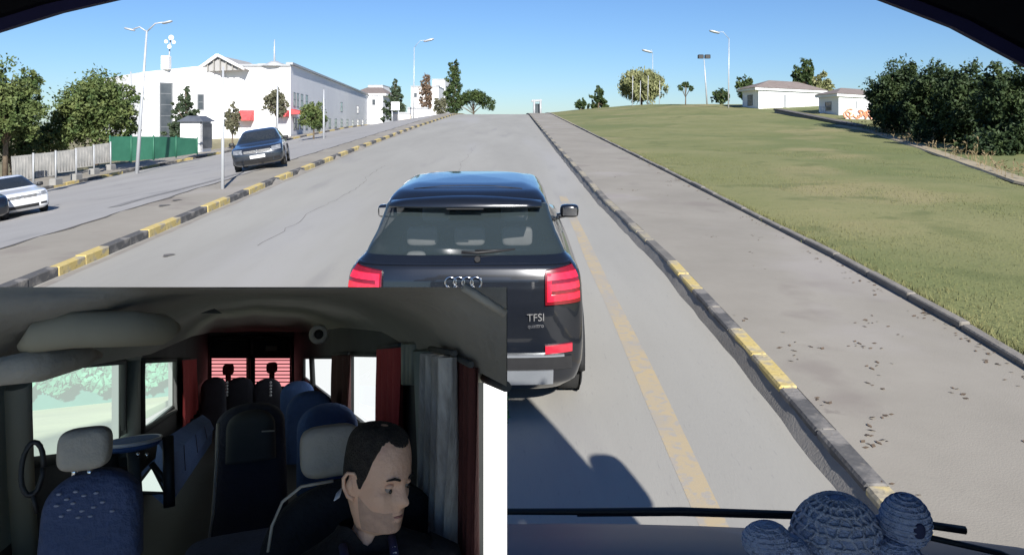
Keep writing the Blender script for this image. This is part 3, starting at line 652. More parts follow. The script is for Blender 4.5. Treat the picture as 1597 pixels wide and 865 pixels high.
# ------------------------------------------------------------------ cars
def car(name, label, loc, rotz, levels, paint, scale=1., win=None, tilt=(0,0), NS=14, glass=None, rear=(.38,4.), front=(.5,3.2), wheels=(.75,3.35), wr=.32):
    """Body as plan outlines stacked in z. levels: (z, y_rear, y_front, half width). Faces are sorted into body and glass by height and place on the outline."""
    t = thing(name, label, 'car', (0,0,0))
    last = levels[-1]; levels = list(levels)+[(last[0]+.004, (last[1]+last[2])/2-.05, (last[1]+last[2])/2+.05, .03)]
    lv = np.array(levels, float); dense_n = 5
    ts = [i/dense_n for i in range((len(lv)-1)*dense_n+1)]
    rows = []
    for i in range(len(lv)-1):
        for k in range(dense_n):
            f = k/dense_n; rows.append(lv[i]*(1-f)+lv[i+1]*f)
    rows.append(lv[-1])
    # light smoothing of the profile keeps it from looking faceted
    A = np.array(rows)
    for _ in range(2):
        B = A.copy(); B[1:-1, 1:] = (A[:-2, 1:]+2*A[1:-1, 1:]+A[2:, 1:])/4; A = B
    def outline(yr, yf, w, L0):
        half = []; e = .5
        q_ = min(1, (yf-yr)*.47/(max(rear[0], front[0]))); Rr = rear[0]*q_; Rf = front[0]*q_
        for j in range(11):
            a = PI/2*j/10; half.append((w*math.sin(a)**(2/rear[1]*1.0) if j else 0, yr+Rr*(1-math.cos(a)**(2/rear[1]) if j < 10 else 1), 'r', j))
        for j in range(1, NS):
            f = j/NS; y = (yr+Rr)*(1-f)+(yf-Rf)*f; half.append((w*(1+.012*math.sin(PI*f)), y, 's', f))
        for j in range(11):
            a = PI/2*(10-j)/10; half.append((w*math.sin(a)**(2/front[1]) if j < 10 else 0, yf-Rf*(1-math.cos(a)**(2/front[1]) if j > 0 else 1), 'f', 10-j))
        return half
    outs = [outline(r[1], r[2], r[3], 0) for r in A]; n = len(outs[0])
    V = []; 
    for o, r in zip(outs, A):
        V.append([(x, y, r[0]) for x, y, *_ in o]+[(-x, y, r[0]) for x, y, *_ in o[-2:0:-1]])
    N = len(V[0]); info = [o[2:] for o in outs[0]]; info = info+info[-2:0:-1]
    body = MB(); gl = {'rear_window': MB(), 'windscreen': MB(), 'side_window': MB()}
    flat = [p for r in V for p in r]
    sel = {'b': [], 'rear_window': [], 'windscreen': []}
    for i in range(len(V)-1):
        zm = (A[i][0]+A[i+1][0])/2
        for j in range(N):
            k = (j+1) % N; kind, q = info[j]; kind2, q2 = info[k]; key = 'b'
            if win and win['z0'] < zm < win['z1']:
                if kind == 'r' and kind2 == 'r' and max(q, q2) <= win['rj']: key = 'rear_window'
                elif kind == 'f' and kind2 == 'f' and max(q, q2) <= win['fj']: key = 'windscreen'
                elif kind == 's' and kind2 == 's':
                    fm = (q+q2)/2
                    hit = [n_ for n_, (a, b) in enumerate(win['sf']) if a < fm < b]
                    if hit: key = ('side_window', hit[0], j < N/2)
            sel.setdefault(key, []).append((i*N+j, i*N+k, (i+1)*N+k, (i+1)*N+j))
    def sub(faces):
        ids = sorted({i for f in faces for i in f}); mp = {i: n_ for n_, i in enumerate(ids)}
        return MB().add([flat[i] for i in ids], [tuple(mp[i] for i in f) for f in faces], True)
    bm_ = sub(sel['b']); top = len(V)-1
    bm_.add(V[-1], [tuple(range(N))], True); bm_.add(V[0], [tuple(range(N-1,-1,-1))])
    # weld the roof cap so it shades smoothly
    ob = obj('body', bm_, paint, t)
    b2 = bmesh.new(); b2.from_mesh(ob.data); bmesh.ops.remove_doubles(b2, verts=b2.verts, dist=1e-4); bmesh.ops.recalc_face_normals(b2, faces=b2.faces); b2.to_mesh(ob.data); b2.free()
    for kx, fl_x in sel.items():
        if kx != 'b' and fl_x: obj(kx if isinstance(kx, str) else kx[0], sub(fl_x), glass, t)
    wmax = max(r[3] for r in levels)
    for yy in wheels:
        for s in (-1, 1):
            x = s*(wmax-.10)
            ar = MB(); ar.torus((s*(wmax*1.0+.002), yy, wr+.02), (0,1,0), (0,0,1), wr+.03, .035, 20, 6, -.25, PI+.25); obj('wheel_arch', ar, M_black, t)
            wl = MB(); wl.disc((s*(wmax+.004), yy, wr+.02), (0,1,0), (0,0,1), wr+.03, 24); obj('arch_liner', wl, M_black, t)
            ty = MB(); prof = [(-.10,.6),(-.10,.92),(-.07,1.),(.07,1.),(.10,.92),(.10,.6)]
            ty.rings([[(x+s*.02+s*px_ , yy+wr*pr*math.cos(a), wr+wr*pr*math.sin(a)) for px_, pr in prof] for a in [2*PI*i/24 for i in range(25)]], True, False, False)
            wo = obj('wheel', ty, M_tyre, t)
            rm = MB(); xo = x+s*.125
            for q in range(5):
                a = 2*PI*q/5; d = Vector((0, math.cos(a), math.sin(a))); rm.tube([Vector((xo-s*.02,yy,wr))+d*.03, Vector((xo-s*.02,yy,wr))+d*wr*.62], .035, 5)
            rm.torus((xo-s*.015,yy,wr), (0,1,0), (0,0,1), wr*.62, .022, 20, 6); obj('rim', rm, M_rim, wo)
    t.location = loc; t.rotation_euler = (tilt[0], tilt[1], rotz); t.scale = (scale,)*3
    BASE[t.name] = Vector((0,0,0))
    return t, A
M_cblack = pm('black_car_paint', (.008,.010,.014), (.010,.012,.017), 3, .22, coat=1., metallic=.2)
M_cblue = pm('charcoal_car_paint', (.022,.027,.036), (.027,.033,.044), 3, .25, coat=1., metallic=.3)
M_cwhite = pm('white_car_paint', (.72,.73,.74), (.76,.77,.78), 3, .25, coat=1.)
G_dark = glass_mat('tinted_car_glass', (.035,.048,.052), .62)
G_mid = glass_mat('car_glass', (.02,.025,.028), .9)
M_lampred = pm('red_lamp_lens', (.50,.012,.03), (.68,.02,.05), 30, .15, coat=1., emit=.24)
M_lampdk = pm('dark_red_lens', (.13,.004,.008), (.19,.007,.012), 30, .15, coat=1.)
M_refl = pm('red_reflector', (.55,.02,.04), (.6,.03,.05), 30, .2, coat=1.)
M_chrome = pm('chrome', (.7,.7,.71), (.75,.75,.76), 3, .15, metallic=1.)
M_silver = pm('silver_bumper_trim', (.34,.36,.38), (.40,.42,.44), 3, .35, metallic=.5)
M_clear = pm('headlamp_lens', (.10,.11,.12), (.26,.27,.29), 12, .1, coat=1.)
M_plate = pm('number_plate', (.72,.72,.72), (.78,.78,.78), 3, .4)
M_seat_lt = pm('pale_car_seat', (.45,.46,.45), (.52,.53,.52), 10, .8)
suv_levels = [(.20,.14,4.02,.76),(.28,.05,4.12,.85),(.40,.015,4.17,.885),(.55,.0,4.18,.895),(.70,.01,4.18,.895),(.84,.02,4.15,.89),(.95,.035,4.08,.885),(1.01,.045,3.95,.878),(1.045,.055,3.35,.868),(1.085,.07,3.05,.845),(1.12,.095,2.98,.815),(1.145,.125,2.92,.785),(1.17,.16,2.88,.765),(1.3,.25,2.62,.70),(1.48,.36,2.28,.64),(1.53,.41,2.16,.618),(1.575,.52,1.98,.575),(1.605,.78,1.72,.46),(1.615,1.1,1.45,.22)]
ycar = 5.3; xcar = (728-U0)/F*5.7; pit = math.atan(G)
suv, _ = car('black_suv', 'black compact SUV driving ahead, seen from behind with red tail lights', (xcar, ycar, rise(ycar)+.0), 0, suv_levels, M_cblack, 1.0,
    dict(z0=1.165, z1=1.50, rj=9, fj=9, sf=[(.0,.30),(.36,.62),(.66,.98)]), (pit, 0), glass=G_dark, rear=(.26,4.5), wheels=(.72,3.32), wr=.33)
def on_tail(x, z):                                     # y of the tail surface at (x, z)
    lv = np.array(suv_levels); yr = float(np.interp(z, lv[:,0], lv[:,1])); w_ = float(np.interp(z, lv[:,0], lv[:,3]))
    s = min(.9999, abs(x)/w_); a = math.asin(min(1, s**(4.5/2))); return yr+.26*(1-max(0, math.cos(a))**(2/4.5))
def tail_patch(poly_fn, nx, nz, off, m=None):          # poly_fn(s,t)->(x,z); skin laid off metres proud of the tail
    m = m or MB(); cl = lambda q: (math.copysign(min(abs(q[0]), .972*float(np.interp(q[1], [l_[0] for l_ in suv_levels], [l_[3] for l_ in suv_levels]))), q[0]), q[1])
    P = [[(lambda q: (q[0], on_tail(q[0], q[1])-off, q[1]))(cl(poly_fn(i/nx, j/nz))) for i in range(nx+1)] for j in range(nz+1)]
    Q = [[(p[0], p[1]+off+.02, p[2]) for p in r] for r in P]
    m.grid(P); m.grid(Q)
    for a, b in ((P[0],Q[0]),(P[-1],Q[-1])): m.grid([a, b])
    for k in (0, -1): m.grid([[r[k] for r in P], [r[k] for r in Q]])
    return m
for s in (-1, 1):                                      # each tail light: wedge lens with three bright bars
    fn = lambda a, b, s=s: (s*(.60+.285*a), .845+.01*a+(.26-.03*(1-a))*b)
    L = obj('tail_light', tail_patch(fn, 8, 4, .028), M_lampdk, suv)
    for k in range(3):
        g = lambda a, b, s=s, k=k: (s*(.615+.245*a), .868+.072*k+.014*a+.045*b)
        obj('light_bar', tail_patch(g, 8, 1, .036), M_lampred, L)
    g = lambda a, b, s=s: (s*(.615+.03*a), .868+.19*b); obj('light_bar', tail_patch(g, 2, 3, .0365), M_lampred, L)
    obj('bumper_reflector', tail_patch(lambda a, b, s=s: (s*(.60+.20*a), .505+.012*a+.055*b), 5, 2, .022), M_refl, suv)
obj('spoiler', MB().rings([[(x, .255+.05*(x/.6)**2, 1.485), (x, .24+.05*(x/.6)**2, 1.50), (x, .42, 1.552-.03*(x/.6)**2), (x, .56, 1.562-.05*(x/.6)**2), (x, .50, 1.50)] for x in [(-.585+.117*i) for i in range(11)]]), M_cblack, suv)
obj('brake_light', MB().box(-.14,.14,.240,.250,1.480,1.488), M_black, suv)
obj('tailgate_crease', tail_patch(lambda a, b: (-.84+1.68*a, 1.112+.012*b), 20, 1, .012), M_cblack, suv)
obj('diffuser', tail_patch(lambda a, b: (-.66+1.32*a, .275+.11*b), 16, 2, .03), M_silver, suv)
obj('lower_bumper', tail_patch(lambda a, b: (-.80+1.6*a, .39+.09*b), 18, 2, .018), M_black, suv)
obj('bumper_strip', tail_patch(lambda a, b: (-.74+1.48*a, .484+.012*b), 18, 1, .026), M_silver, suv)
obj('plate_recess', tail_patch(lambda a, b: (-.28+.56*a, .68+.15*b), 6, 2, .006), M_black, suv)
obj('number_plate', tail_patch(lambda a, b: (-.26+.52*a, .70+.11*b), 6, 2, .014), M_plate, suv)
em = MB()
for k in range(4): em.torus(((k-1.5)*.062+.0, on_tail(0,1.0)-.018, 1.0), (1,0,0), (0,0,1), .040, .0075, 20, 6)
obj('ring_emblem', em, M_chrome, suv)
def text(s, size, loc, rot, mat, parent, name):
    cu = bpy.data.curves.new('txt', 'FONT'); cu.body = s; cu.size = size; cu.extrude = .002; cu.align_x = 'CENTER'
    tmp = bpy.data.objects.new('txt', cu); C.objects.link(tmp); dg = bpy.context.evaluated_depsgraph_get()
    me = bpy.data.meshes.new_from_object(tmp.evaluated_get(dg)); bpy.data.objects.remove(tmp)
    o = bpy.data.objects.new(name, me); me.materials.clear(); me.materials.append(mat); C.objects.link(o); o.location = loc; o.rotation_euler = rot
    if parent: o.parent = parent
    return o
text('TFSI', .075, (.53, on_tail(.53,.75)-.016, .735), (R(88),0,R(9)), M_chrome, suv, 'model_badge')
text('quattro', .04, (.53, on_tail(.53,.71)-.016, .69), (R(88),0,R(9)), M_chrome, suv, 'model_badge')
wp = MB(); wp.tube([(-.02,.150,1.19),(.10,.150,1.185),(.38,.19,1.20)], .009, 6); wp.tube([(.08,.150,1.20),(.42,.195,1.195)], .007, 6); wp.tube([(.10,.13,1.15),(.10,.09,1.15)], .022, 8); obj('rear_wiper', wp, M_black, suv)
for s in (-1, 1):
    m = MB(); m.sq((s*.965, 2.42, 1.13), (.10,.065,.066), .5, .6, 14, 10); m.tube([(s*.80,2.42,1.07),(s*.93,2.42,1.09)], .03, 6); o = obj('wing_mirror', m, M_cblack, suv)
    obj('mirror_glass', MB().box(s*.965-.074, s*.965+.074, 2.345, 2.357, 1.09, 1.170), M_chrome, o)
for x in (-.40, 0, .40): obj('rear_headrest', MB().sq((x,.85,1.17),(.13,.05,.075),.4,.4), M_seat_lt, suv)
for x in (-.38, .38): obj('front_headrest', MB().sq((x,1.75,1.22),(.13,.05,.085),.4,.4), M_seat_lt, suv)
obj('parcel_shelf', MB().box(-.72,.72,.2,.8,.98,1.0), M_black, suv); obj('tissue', MB().sq((-.42,.6,1.05),(.08,.04,.05),.6,.6), M_seat_lt, suv)
suv.scale = (.955, 1, 1.0)
obj('roof_seam', MB().tube([(-.44,.62,1.584),(-.2,.66,1.60),(0,.67,1.604),(.2,.66,1.60),(.44,.62,1.584)], .003, 5), M_black, suv)
# dark hatchback facing the camera on the side road
hat_levels = [(.18,.16,4.10,.74),(.26,.06,4.26,.84),(.42,.02,4.32,.875),(.58,.0,4.32,.885),(.72,.01,4.28,.885),(.82,.03,4.12,.88),(.88,.05,3.7,.865),(.93,.06,3.25,.84),(.97,.08,3.08,.81),(1.02,.12,2.98,.79),(1.2,.34,2.62,.70),(1.36,.58,2.28,.62),(1.41,.70,2.12,.58),(1.45,.95,1.9,.50),(1.465,1.2,1.6,.3)]
sl = math.atan(.15)
def parked(name, label, levels, paint, u, v, rz, scale, win, **kw):
    p = gp(u, v); L_ = max(l_[2] for l_ in levels)*scale; p = p-Vector((-math.sin(rz), math.cos(rz), 0))*L_; p.z = terrain(p.x, p.y); nrm = Vector((-.15*(1 if p.x < -7.2 else 0), -G, 1)); 
    t, A = car(name, label, p, rz, levels, paint, scale, win, (0,0), glass=G_mid, **kw)
    q = Vector((0,0,1)).rotation_difference(Vector((-.15, -G, 1)).normalized()); e = (q.to_matrix() @ Matrix.Rotation(rz, 3, 'Z')).to_euler(); t.rotation_euler = e
    return t
hz = R(180+14)
hb = parked('dark_hatchback', 'dark blue grey hatchback parked facing the camera on the side road', hat_levels, M_cblue, 405, 265, hz, .80, dict(z0=1.0, z1=1.385, rj=8, fj=9, sf=[(.02,.30),(.34,.62),(.66,.95)]), front=(.36,3.4), wheels=(.72,3.34))
def on_front(x, z, levels, Rf, nf):
    lv = np.array(levels); yf = float(np.interp(z, lv[:,0], lv[:,2])); w_ = float(np.interp(z, lv[:,0], lv[:,3])); s = min(.9999, abs(x)/w_); a = math.asin(s**(nf/2)); return yf-Rf*(1-math.cos(a)**(2/nf))
def front_patch(fn, nx, nz, off, levels, Rf, nf):
    P = [[(lambda q: (q[0], on_front(q[0], q[1], levels, Rf, nf)+off, q[1]))(fn(i/nx, j/nz)) for i in range(nx+1)] for j in range(nz+1)]
    Q = [[(p[0], p[1]-off-.03, p[2]) for p in r] for r in P]; m = MB().grid(P); m.grid(Q)
    for a, b in ((P[0],Q[0]),(P[-1],Q[-1])): m.grid([a, b])
    for k in (0, -1): m.grid([[r[k] for r in P], [r[k] for r in Q]])
    return m
def face(t, lv, Rf, nf, hl=(.50,.82,.62,.77)):
    for s in (-1, 1):
        h = obj('headlight', front_patch(lambda a, b, s=s: (s*(hl[0]+(hl[1]-hl[0])*a), hl[2]+.03*a+(hl[3]-hl[2])*b), 6, 2, .012, lv, Rf, nf), M_clear, t)
        obj('fog_lamp', front_patch(lambda a, b, s=s: (s*(.56+.2*a), .33+.07*b), 4, 1, .01, lv, Rf, nf), M_black, t)
        m = MB(); m.sq((s*.98, 2.75, 1.0), (.10,.06,.07), .5, .6, 12, 8); m.tube([(s*.78,2.75,.95),(s*.92,2.75,.97)], .03, 6); obj('wing_mirror', m, t.children[0].data.materials[0], t)
    g = obj('grille', front_patch(lambda a, b: (-.46+.92*a, .62+.10*b), 8, 2, .008, lv, Rf, nf), M_black, t)
    for z in (.645, .685): obj('grille_bar', front_patch(lambda a, b, z=z: (-.45+.9*a, z+.010*b), 8, 1, .016, lv, Rf, nf), M_grey, g)
    obj('lower_grille', front_patch(lambda a, b: (-.5+a, .27+.12*b), 8, 2, .008, lv, Rf, nf), M_black, t)
    obj('number_plate', front_patch(lambda a, b: (-.26+.52*a, .43+.11*b), 4, 1, .02, lv, Rf, nf), M_plate, t)
    obj('emblem', MB().torus((0, on_front(0,.67,lv,Rf,nf)+.02, .67), (1,0,0), (0,0,1), .05, .008, 16, 5), M_chrome, t)
face(hb, hat_levels, .36, 3.4)
sed_levels = [(.18,.16,4.28,.74),(.26,.06,4.42,.83),(.42,.02,4.48,.865),(.58,.0,4.48,.87),(.72,.01,4.44,.87),(.82,.02,4.25,.865),(.88,.04,3.75,.85),(.93,.08,3.35,.83),(.97,.30,3.2,.80),(1.01,.62,3.1,.78),(1.2,.98,2.72,.69),(1.36,1.32,2.36,.61),(1.405,1.45,2.2,.58),(1.44,1.65,2.0,.50),(1.455,1.8,1.9,.3)]
wc = parked('white_saloon', 'white saloon car parked nose to the right at the left edge', sed_levels, M_cwhite, 40, 337, R(180+44), .64, dict(z0=.99, z1=1.385, rj=8, fj=9, sf=[(.1,.36),(.40,.64),(.67,.92)]), front=(.36,3.2), wheels=(.8,3.55))
face(wc, sed_levels, .36, 3.2, (.46,.80,.62,.75))
dc = parked('dark_parked_car', 'dark car mostly cut off by the left edge beside the white saloon', sed_levels, M_cblack, -26, 352, R(180+44), .64, dict(z0=.99, z1=1.385, rj=8, fj=9, sf=[(.1,.36),(.40,.64),(.67,.92)]), front=(.36,3.2), wheels=(.8,3.55))
#CABIN
# ------------------------------------------------------------------ the minibus the camera rides in
van = thing('minibus', 'dark windscreen surround, bonnet and wiper of the minibus carrying the camera', 'minibus', (0, 0, 0))
M_vanp = pm('minibus_paint', (.012,.028,.07), (.018,.036,.085), 1, .5, spec=.25)
M_frit = pm('black_windscreen_band', (.004,.004,.006), (.006,.006,.009), 5, .6, spec=.1)
M_fringe = pm('navy_lens_fringe', (.006,.006,.045), (.010,.010,.06), 5, .6, spec=.2)
YW = 1.1
inner = [(-330,760),(-300,300),(-200,160),(-100,92),(0,52),(100,21),(200,-2),(330,-26),(520,-48),(780,-58),(1040,-50),(1220,-30),(1360,-2),(1480,44),(1597,106),(1700,180),(1800,290),(1880,450),(1900,760)]
def ringoff(k): c = (790, 420); return [(c[0]+(u-c[0])*k, c[1]+(v-c[1])*k) for u, v in inner]
m = MB(); a = [px(u,v,YW) for u, v in ringoff(1.03)]; b = [px(u,v,YW) for u, v in ringoff(1.32)]
m.grid([a, b], False); m.grid([[p+Vector((0,-.03,0)) for p in a], [p+Vector((0,-.03,0)) for p in b]], False); m.grid([a, [p+Vector((0,-.03,0)) for p in a]], False)
obj('windscreen_surround', m, M_frit, van)
m = MB(); a = [px(u,v,YW) for u, v in ringoff(1.0)]; b = [px(u,v,YW-.002) for u, v in ringoff(1.031)]
m.grid([a, b], True); m.grid([[p+Vector((0,-.012,0)) for p in a], [p+Vector((0,-.012,0)) for p in b]], True); m.grid([a, [p+Vector((0,-.012,0)) for p in a]], True)
obj('lens_fringe', m, M_fringe, van)  # navy strip added to imitate the colour fringe of the lens
# flanks and roof (they throw the shadow on the road), rear open for light
prof = [(-2.2,.42),(2.42,.42),(2.5,.62),(2.44,.86),(1.62,1.33),(1.12,2.60),(.9,3.04),(-2.2,3.08)]
hole = [(-.25,1.62),(.95,1.62),(.62,2.42),(-.25,2.42)]
XR, XL = 1.34, -1.05
for x, s in ((XR, 1), (XL, -1)):
    for pl in ([[(-.9,.42)]+prof[1:7]+[(-.9,3.06)], [(-2.2,.42),(-.9,.42),(-.9,1.5),(-2.2,1.5)]] if s > 0 else [[(-2.2,.42),(2.42,.42),(2.5,.62),(2.44,.86),(1.62,1.33),(1.5,1.60),(-2.2,1.60)], [(-2.2,2.5),(1.19,2.45),(1.12,2.60),(.9,3.04),(-2.2,3.08)], [(-2.2,1.6),(-1.95,1.6),(-1.95,2.5),(-2.2,2.5)], [(1.36,1.6),(1.5,1.6),(1.19,2.45),(1.05,2.45)]]):
        obj('side_panel', MB().slab([(x, y, z) for y, z in pl], (-s*.03, 0, 0)), M_vanp, van)
    m = MB(); m.sq((x+s*.10, 1.35, 2.0), (.11,.07,.19), .5, .6, 14, 10); m.tube([(x,1.28,1.85),(x+s*.08,1.33,1.87)], .03, 6); obj('wing_mirror', m, M_black, van)
def roofz(x, y): return (2.60+(y-1.12)/(.9-1.12)*.45 if y > .9 else 3.05+(y-.9)/(-2.2-.9)*.04)+.05*math.sin(PI*(x-XL-.03)/(XR-XL-.06))-.05
rxs = [XL+.03, -.45, .20, .6, 1.0, XR-.03]; rys = [1.12, .9, -.5, -1.36, -1.7, -2.17]; mR = MB()
for i in range(5):
    for k in range(5):
        if not (i == 1 and k == 2):                   # unseen opening added to let sun onto the lawn by the cabin
            mR.grid([[(x, y, roofz(x, y)) for x in (rxs[i], rxs[i+1])] for y in (rys[k], rys[k+1])], False)
obj('roof', mR, M_vanp, van)
obj('floor', MB().box(XL+.03, XR-.03, -2.2, 1.5, .45, .5), M_black, van)
obj('bonnet', MB().grid([[(XL+.035+(XR-XL-.07)*i/12, y, z+.05*math.sin(PI*i/12)) for i in range(13)] for y, z in ((1.10,1.45),(1.60,1.375),(1.75,1.32),(1.95,1.235),(2.15,1.14),(2.32,1.03),(2.42,.95),(2.46,.85),(2.44,.75))]), M_vanp, van)
obj('front_panel', MB().box(XL+.03, XR-.03, 2.38, 2.42, .42, .95), M_vanp, van)
# dash top under the sight line, where the toy sits
zd = px(0, 871, .86).z
obj('dashboard', MB().rings([[(x, .50, zd-.12), (x, .50, zd), (x, .84, zd), (x, .87, zd-.02), (x, .90, zd-.14)] for x in (XL+.04, -.6, 0, .6, XR-.04)], False), M_black, van)
wpr = MB(); wy = 1.60
wpr.tube([px(700,797,wy), px(900,797,wy), px(1060,796,wy), px(1250,801,wy-.05)], [.006,.007,.008,.006], 8)
wpr.tube([px(900,801,wy), px(1060,800,wy), px(1240,805,wy-.04)], .005, 6)
obj('wiper', wpr, M_black, van)
wpr = MB(); wpr.tube([px(1435,816,1.5), px(1505,826,1.5)], .008, 8); wpr.tube([px(1430,833,1.5), px(1560,862,1.5), px(1600,880,1.5)], .006, 8); obj('wiper', wpr, M_black, van)
# crocheted turtle on the dash
M_yarn = pm('blue_yarn', (.33,.38,.54), (.46,.51,.66), 30, .95, .6, 160)
M_yarn2 = pm('slate_yarn', (.44,.46,.57), (.56,.58,.66), 30, .95, .6, 160)
YT = .76; kT = YT/F; tb = px(1306, 862, YT); tb.z = zd
toy = thing('crochet_toy', 'blue crocheted toy with a domed net shell on the dash', 'toy', tb)
cs = px(1306, 856, YT); rx, rz = 72*kT, 82*kT
sh = MB(); sh.sq(cs, (rx, rx*.9, rz), 1, 1, 28, 16); shell = obj('shell', sh, M_yarn, toy)
yn = MB()
def dome(a, e, k=1.0): return cs+Vector((rx*k*math.cos(e)*math.cos(a), rx*.9*k*math.cos(e)*math.sin(a), rz*k*math.sin(e)))
for i in range(1, 8):
    e = i*PI/2/8.2; yn.tube([dome(2*PI*j/40, e+.02*math.sin(j*2.7), 1.015) for j in range(41)], .0017, 6)
for j in range(20):
    yn.tube([dome(2*PI*(j+.35*math.sin(i*2.2+j))/20, i*PI/2/10.5, 1.02) for i in range(10)], .0015, 6)
tag(obj('net_stitches', yn, M_yarn2, shell), kind='stuff')
hd = MB(); hc = px(1412, 812, YT-.02); hd.sq(hc, (36*kT, 34*kT, 39*kT), 1, 1, 24, 16); head = obj('head', hd, M_yarn, toy)
yn = MB()
for i in range(-5, 7):
    e = i*PI/2/7; yn.tube([hc+Vector((36*kT*1.01*math.cos(e)*math.cos(a), 34*kT*1.01*math.cos(e)*math.sin(a), 39*kT*1.01*math.sin(e))) for a in [2*PI*j/30 for j in range(31)]], .0012, 5)
tag(obj('stitch_rows', yn, M_yarn, head), kind='stuff')
obj('eye', MB().sq(hc+Vector((4*kT, -33*kT, 2*kT)), (9*kT,4*kT,12*kT), 1, 1, 14, 8), pm('navy_felt', (.02,.025,.07), None, 5, .8), head)
ng = MB(); ng.tube([px(1365,835,YT), px(1395,825,YT-.01)], [.018,.016], 12); obj('neck', ng, M_yarn, toy)
for (u, v, rw_, rh) in ((1196,842,36,26),(1226,866,36,30),(1400,866,34,24)):
    c = px(u, v, YT-.03); m = MB(); m.sq(c, (rw_*kT, 26*kT, rh*kT), .9, .9, 20, 12)
    for i in range(-4, 5):
        e = i*PI/2/6; m.tube([c+Vector((rw_*kT*1.01*math.cos(e)*math.cos(a), 26*kT*1.01*math.cos(e)*math.sin(a), rh*kT*1.01*math.sin(e))) for a in [2*PI*j/24 for j in range(25)]], .0011, 5)
    obj('flipper', m, M_yarn, toy)
# ------------------------------------------------------------------ passenger cabin seen in the lower left: a long cabin model standing on the dash
S = .08
ay = Vector(((395-U0)/F, 1, (V0-558)/F)).normalized(); ax = ay.cross(Vector((0,0,1))).normalized(); az = ax.cross(ay)
RM = Matrix((ax, ay, az)).transposed(); CM = Matrix.Translation((0,0,H)) @ RM.to_4x4() @ Matrix.Scale(S, 4)
RT = RM.transposed()
def ray(u, v): return RT @ Vector(((u-U0)/F, 1, (V0-v)/F))
def P(u, v, d): r = ray(u, v); return r*(d/r.y)
def Wx(u, v, x): r = ray(u, v); return r*(x/r.x)
def Wz(u, v, z): r = ray(u, v); return r*(z/r.z)
def cth(name, label, cat, base, group=None): return thing(name, label, cat, base, group, CM)
M_head = pm('grey_headliner', (.27,.252,.22), (.31,.29,.255), 2, .9, .1, 30)
M_trim = pm('dark_grey_trim', (.05,.053,.052), (.075,.078,.075), 2, .8)
M_trimg = pm('grey_green_trim', (.24,.28,.25), (.30,.34,.31), 2, .7)
M_visor = pm('beige_visor', (.33,.30,.22), (.39,.36,.27), 2, .85)
M_navy = pm('navy_seat_fabric', (.055,.08,.165), (.08,.11,.22), 5, .9, .25, 60)
M_navydot = pm('navy_seat_fabric_light', (.30,.33,.44), (.36,.39,.50), 5, .9)
M_blue = pm('blue_seat_fabric', (.045,.10,.27), (.07,.14,.34), 4, .85, .2, 60)
M_dkseat = pm('dark_seat_fabric', (.035,.038,.055), (.05,.053,.075), 4, .9, .2, 60)
M_gseat = pm('grey_headrest', (.42,.385,.32), (.48,.44,.375), 4, .75, .15, 50)
M_redc = pm('red_curtain', (.36,.035,.04), (.46,.06,.06), 6, .85, .2, 40, stretch=(6,6,.4))
M_brc = pm('brown_red_curtain', (.055,.012,.010), (.085,.02,.016), 6, .85, .2, 40, stretch=(6,6,.4))
M_gryc = pm('grey_curtain', (.22,.215,.20), (.48,.47,.445), 5, .85, .2, 40, stretch=(5,5,.3))  # pale upright streaks put the brightness of the folds into the colour
M_cream = pm('cream_trim', (.34,.34,.27), (.42,.42,.34), 3, .7)
M_skin = pm('skin', (.80,.475,.315), (.87,.56,.39), 9, .5, .15, 90, spots=[((.60,.32,.23),14,.56,.5)])
M_hair = pm('short_dark_hair', (.018,.014,.012), (.05,.04,.032), 60, .8, .5, 200)
M_shirt = pm('black_shirt', (.006,.006,.008), (.010,.010,.013), 4, .9, .2, 40)
M_ppl = pm('white_print', (.6,.62,.68), (.7,.72,.76), 5, .8)
M_lany = pm('navy_lanyard', (.02,.025,.09), (.03,.035,.12), 20, .8)
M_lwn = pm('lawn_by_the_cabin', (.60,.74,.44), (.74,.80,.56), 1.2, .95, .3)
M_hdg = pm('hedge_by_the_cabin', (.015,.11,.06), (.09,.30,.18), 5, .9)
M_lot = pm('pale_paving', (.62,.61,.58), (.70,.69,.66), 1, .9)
M_cont = pm('blue_container_paint', (.05,.28,.55), (.07,.36,.65), 2, .6)
E_left = glow_mat('glow_pane', (.86,1.0,.92), 1.0, .25)  # cabin panes emit light in place of overexposed daylight outside
E_right = glow_mat('glow_pane_white', (.97,1.0,1.0), 1.2, .40)
E_front = glow_mat('glow_pane_front', (1.0,1.0,.97), 1.7, .6)
E_red = glow_mat('glow_pane_red', (1.0,.36,.38), .55, .9)
XLw, XRw = -.60, .555
cab = cth('cabin', 'minibus passenger cabin with grey headliner and bright side windows, lower left', 'cabin', P(395, 700, 6))
d0 = 1.86
def quad(nm, pts, mat, off, par=None): return obj(nm, MB().slab(pts, off), mat, par or cab)
def uL(v_top_u):  # top edge of the left wall in the picture
    return 449+(v_top_u+15)/333*32
def panel(u0, u1, v0a, v0b, v1a, v1b, x, nm='wall_panel', mat=None, thick=.05):
    s = 1 if x > 0 else -1
    return quad(nm, [Wx(u0,v0a,x), Wx(u1,v0b,x), Wx(u1,v1b,x), Wx(u0,v1a,x)], mat or M_trim, (s*thick,0,0))
vb = lambda u, x: min(872., 558+.56*1340*abs(u-395)/abs(x)/1340) if u else 872
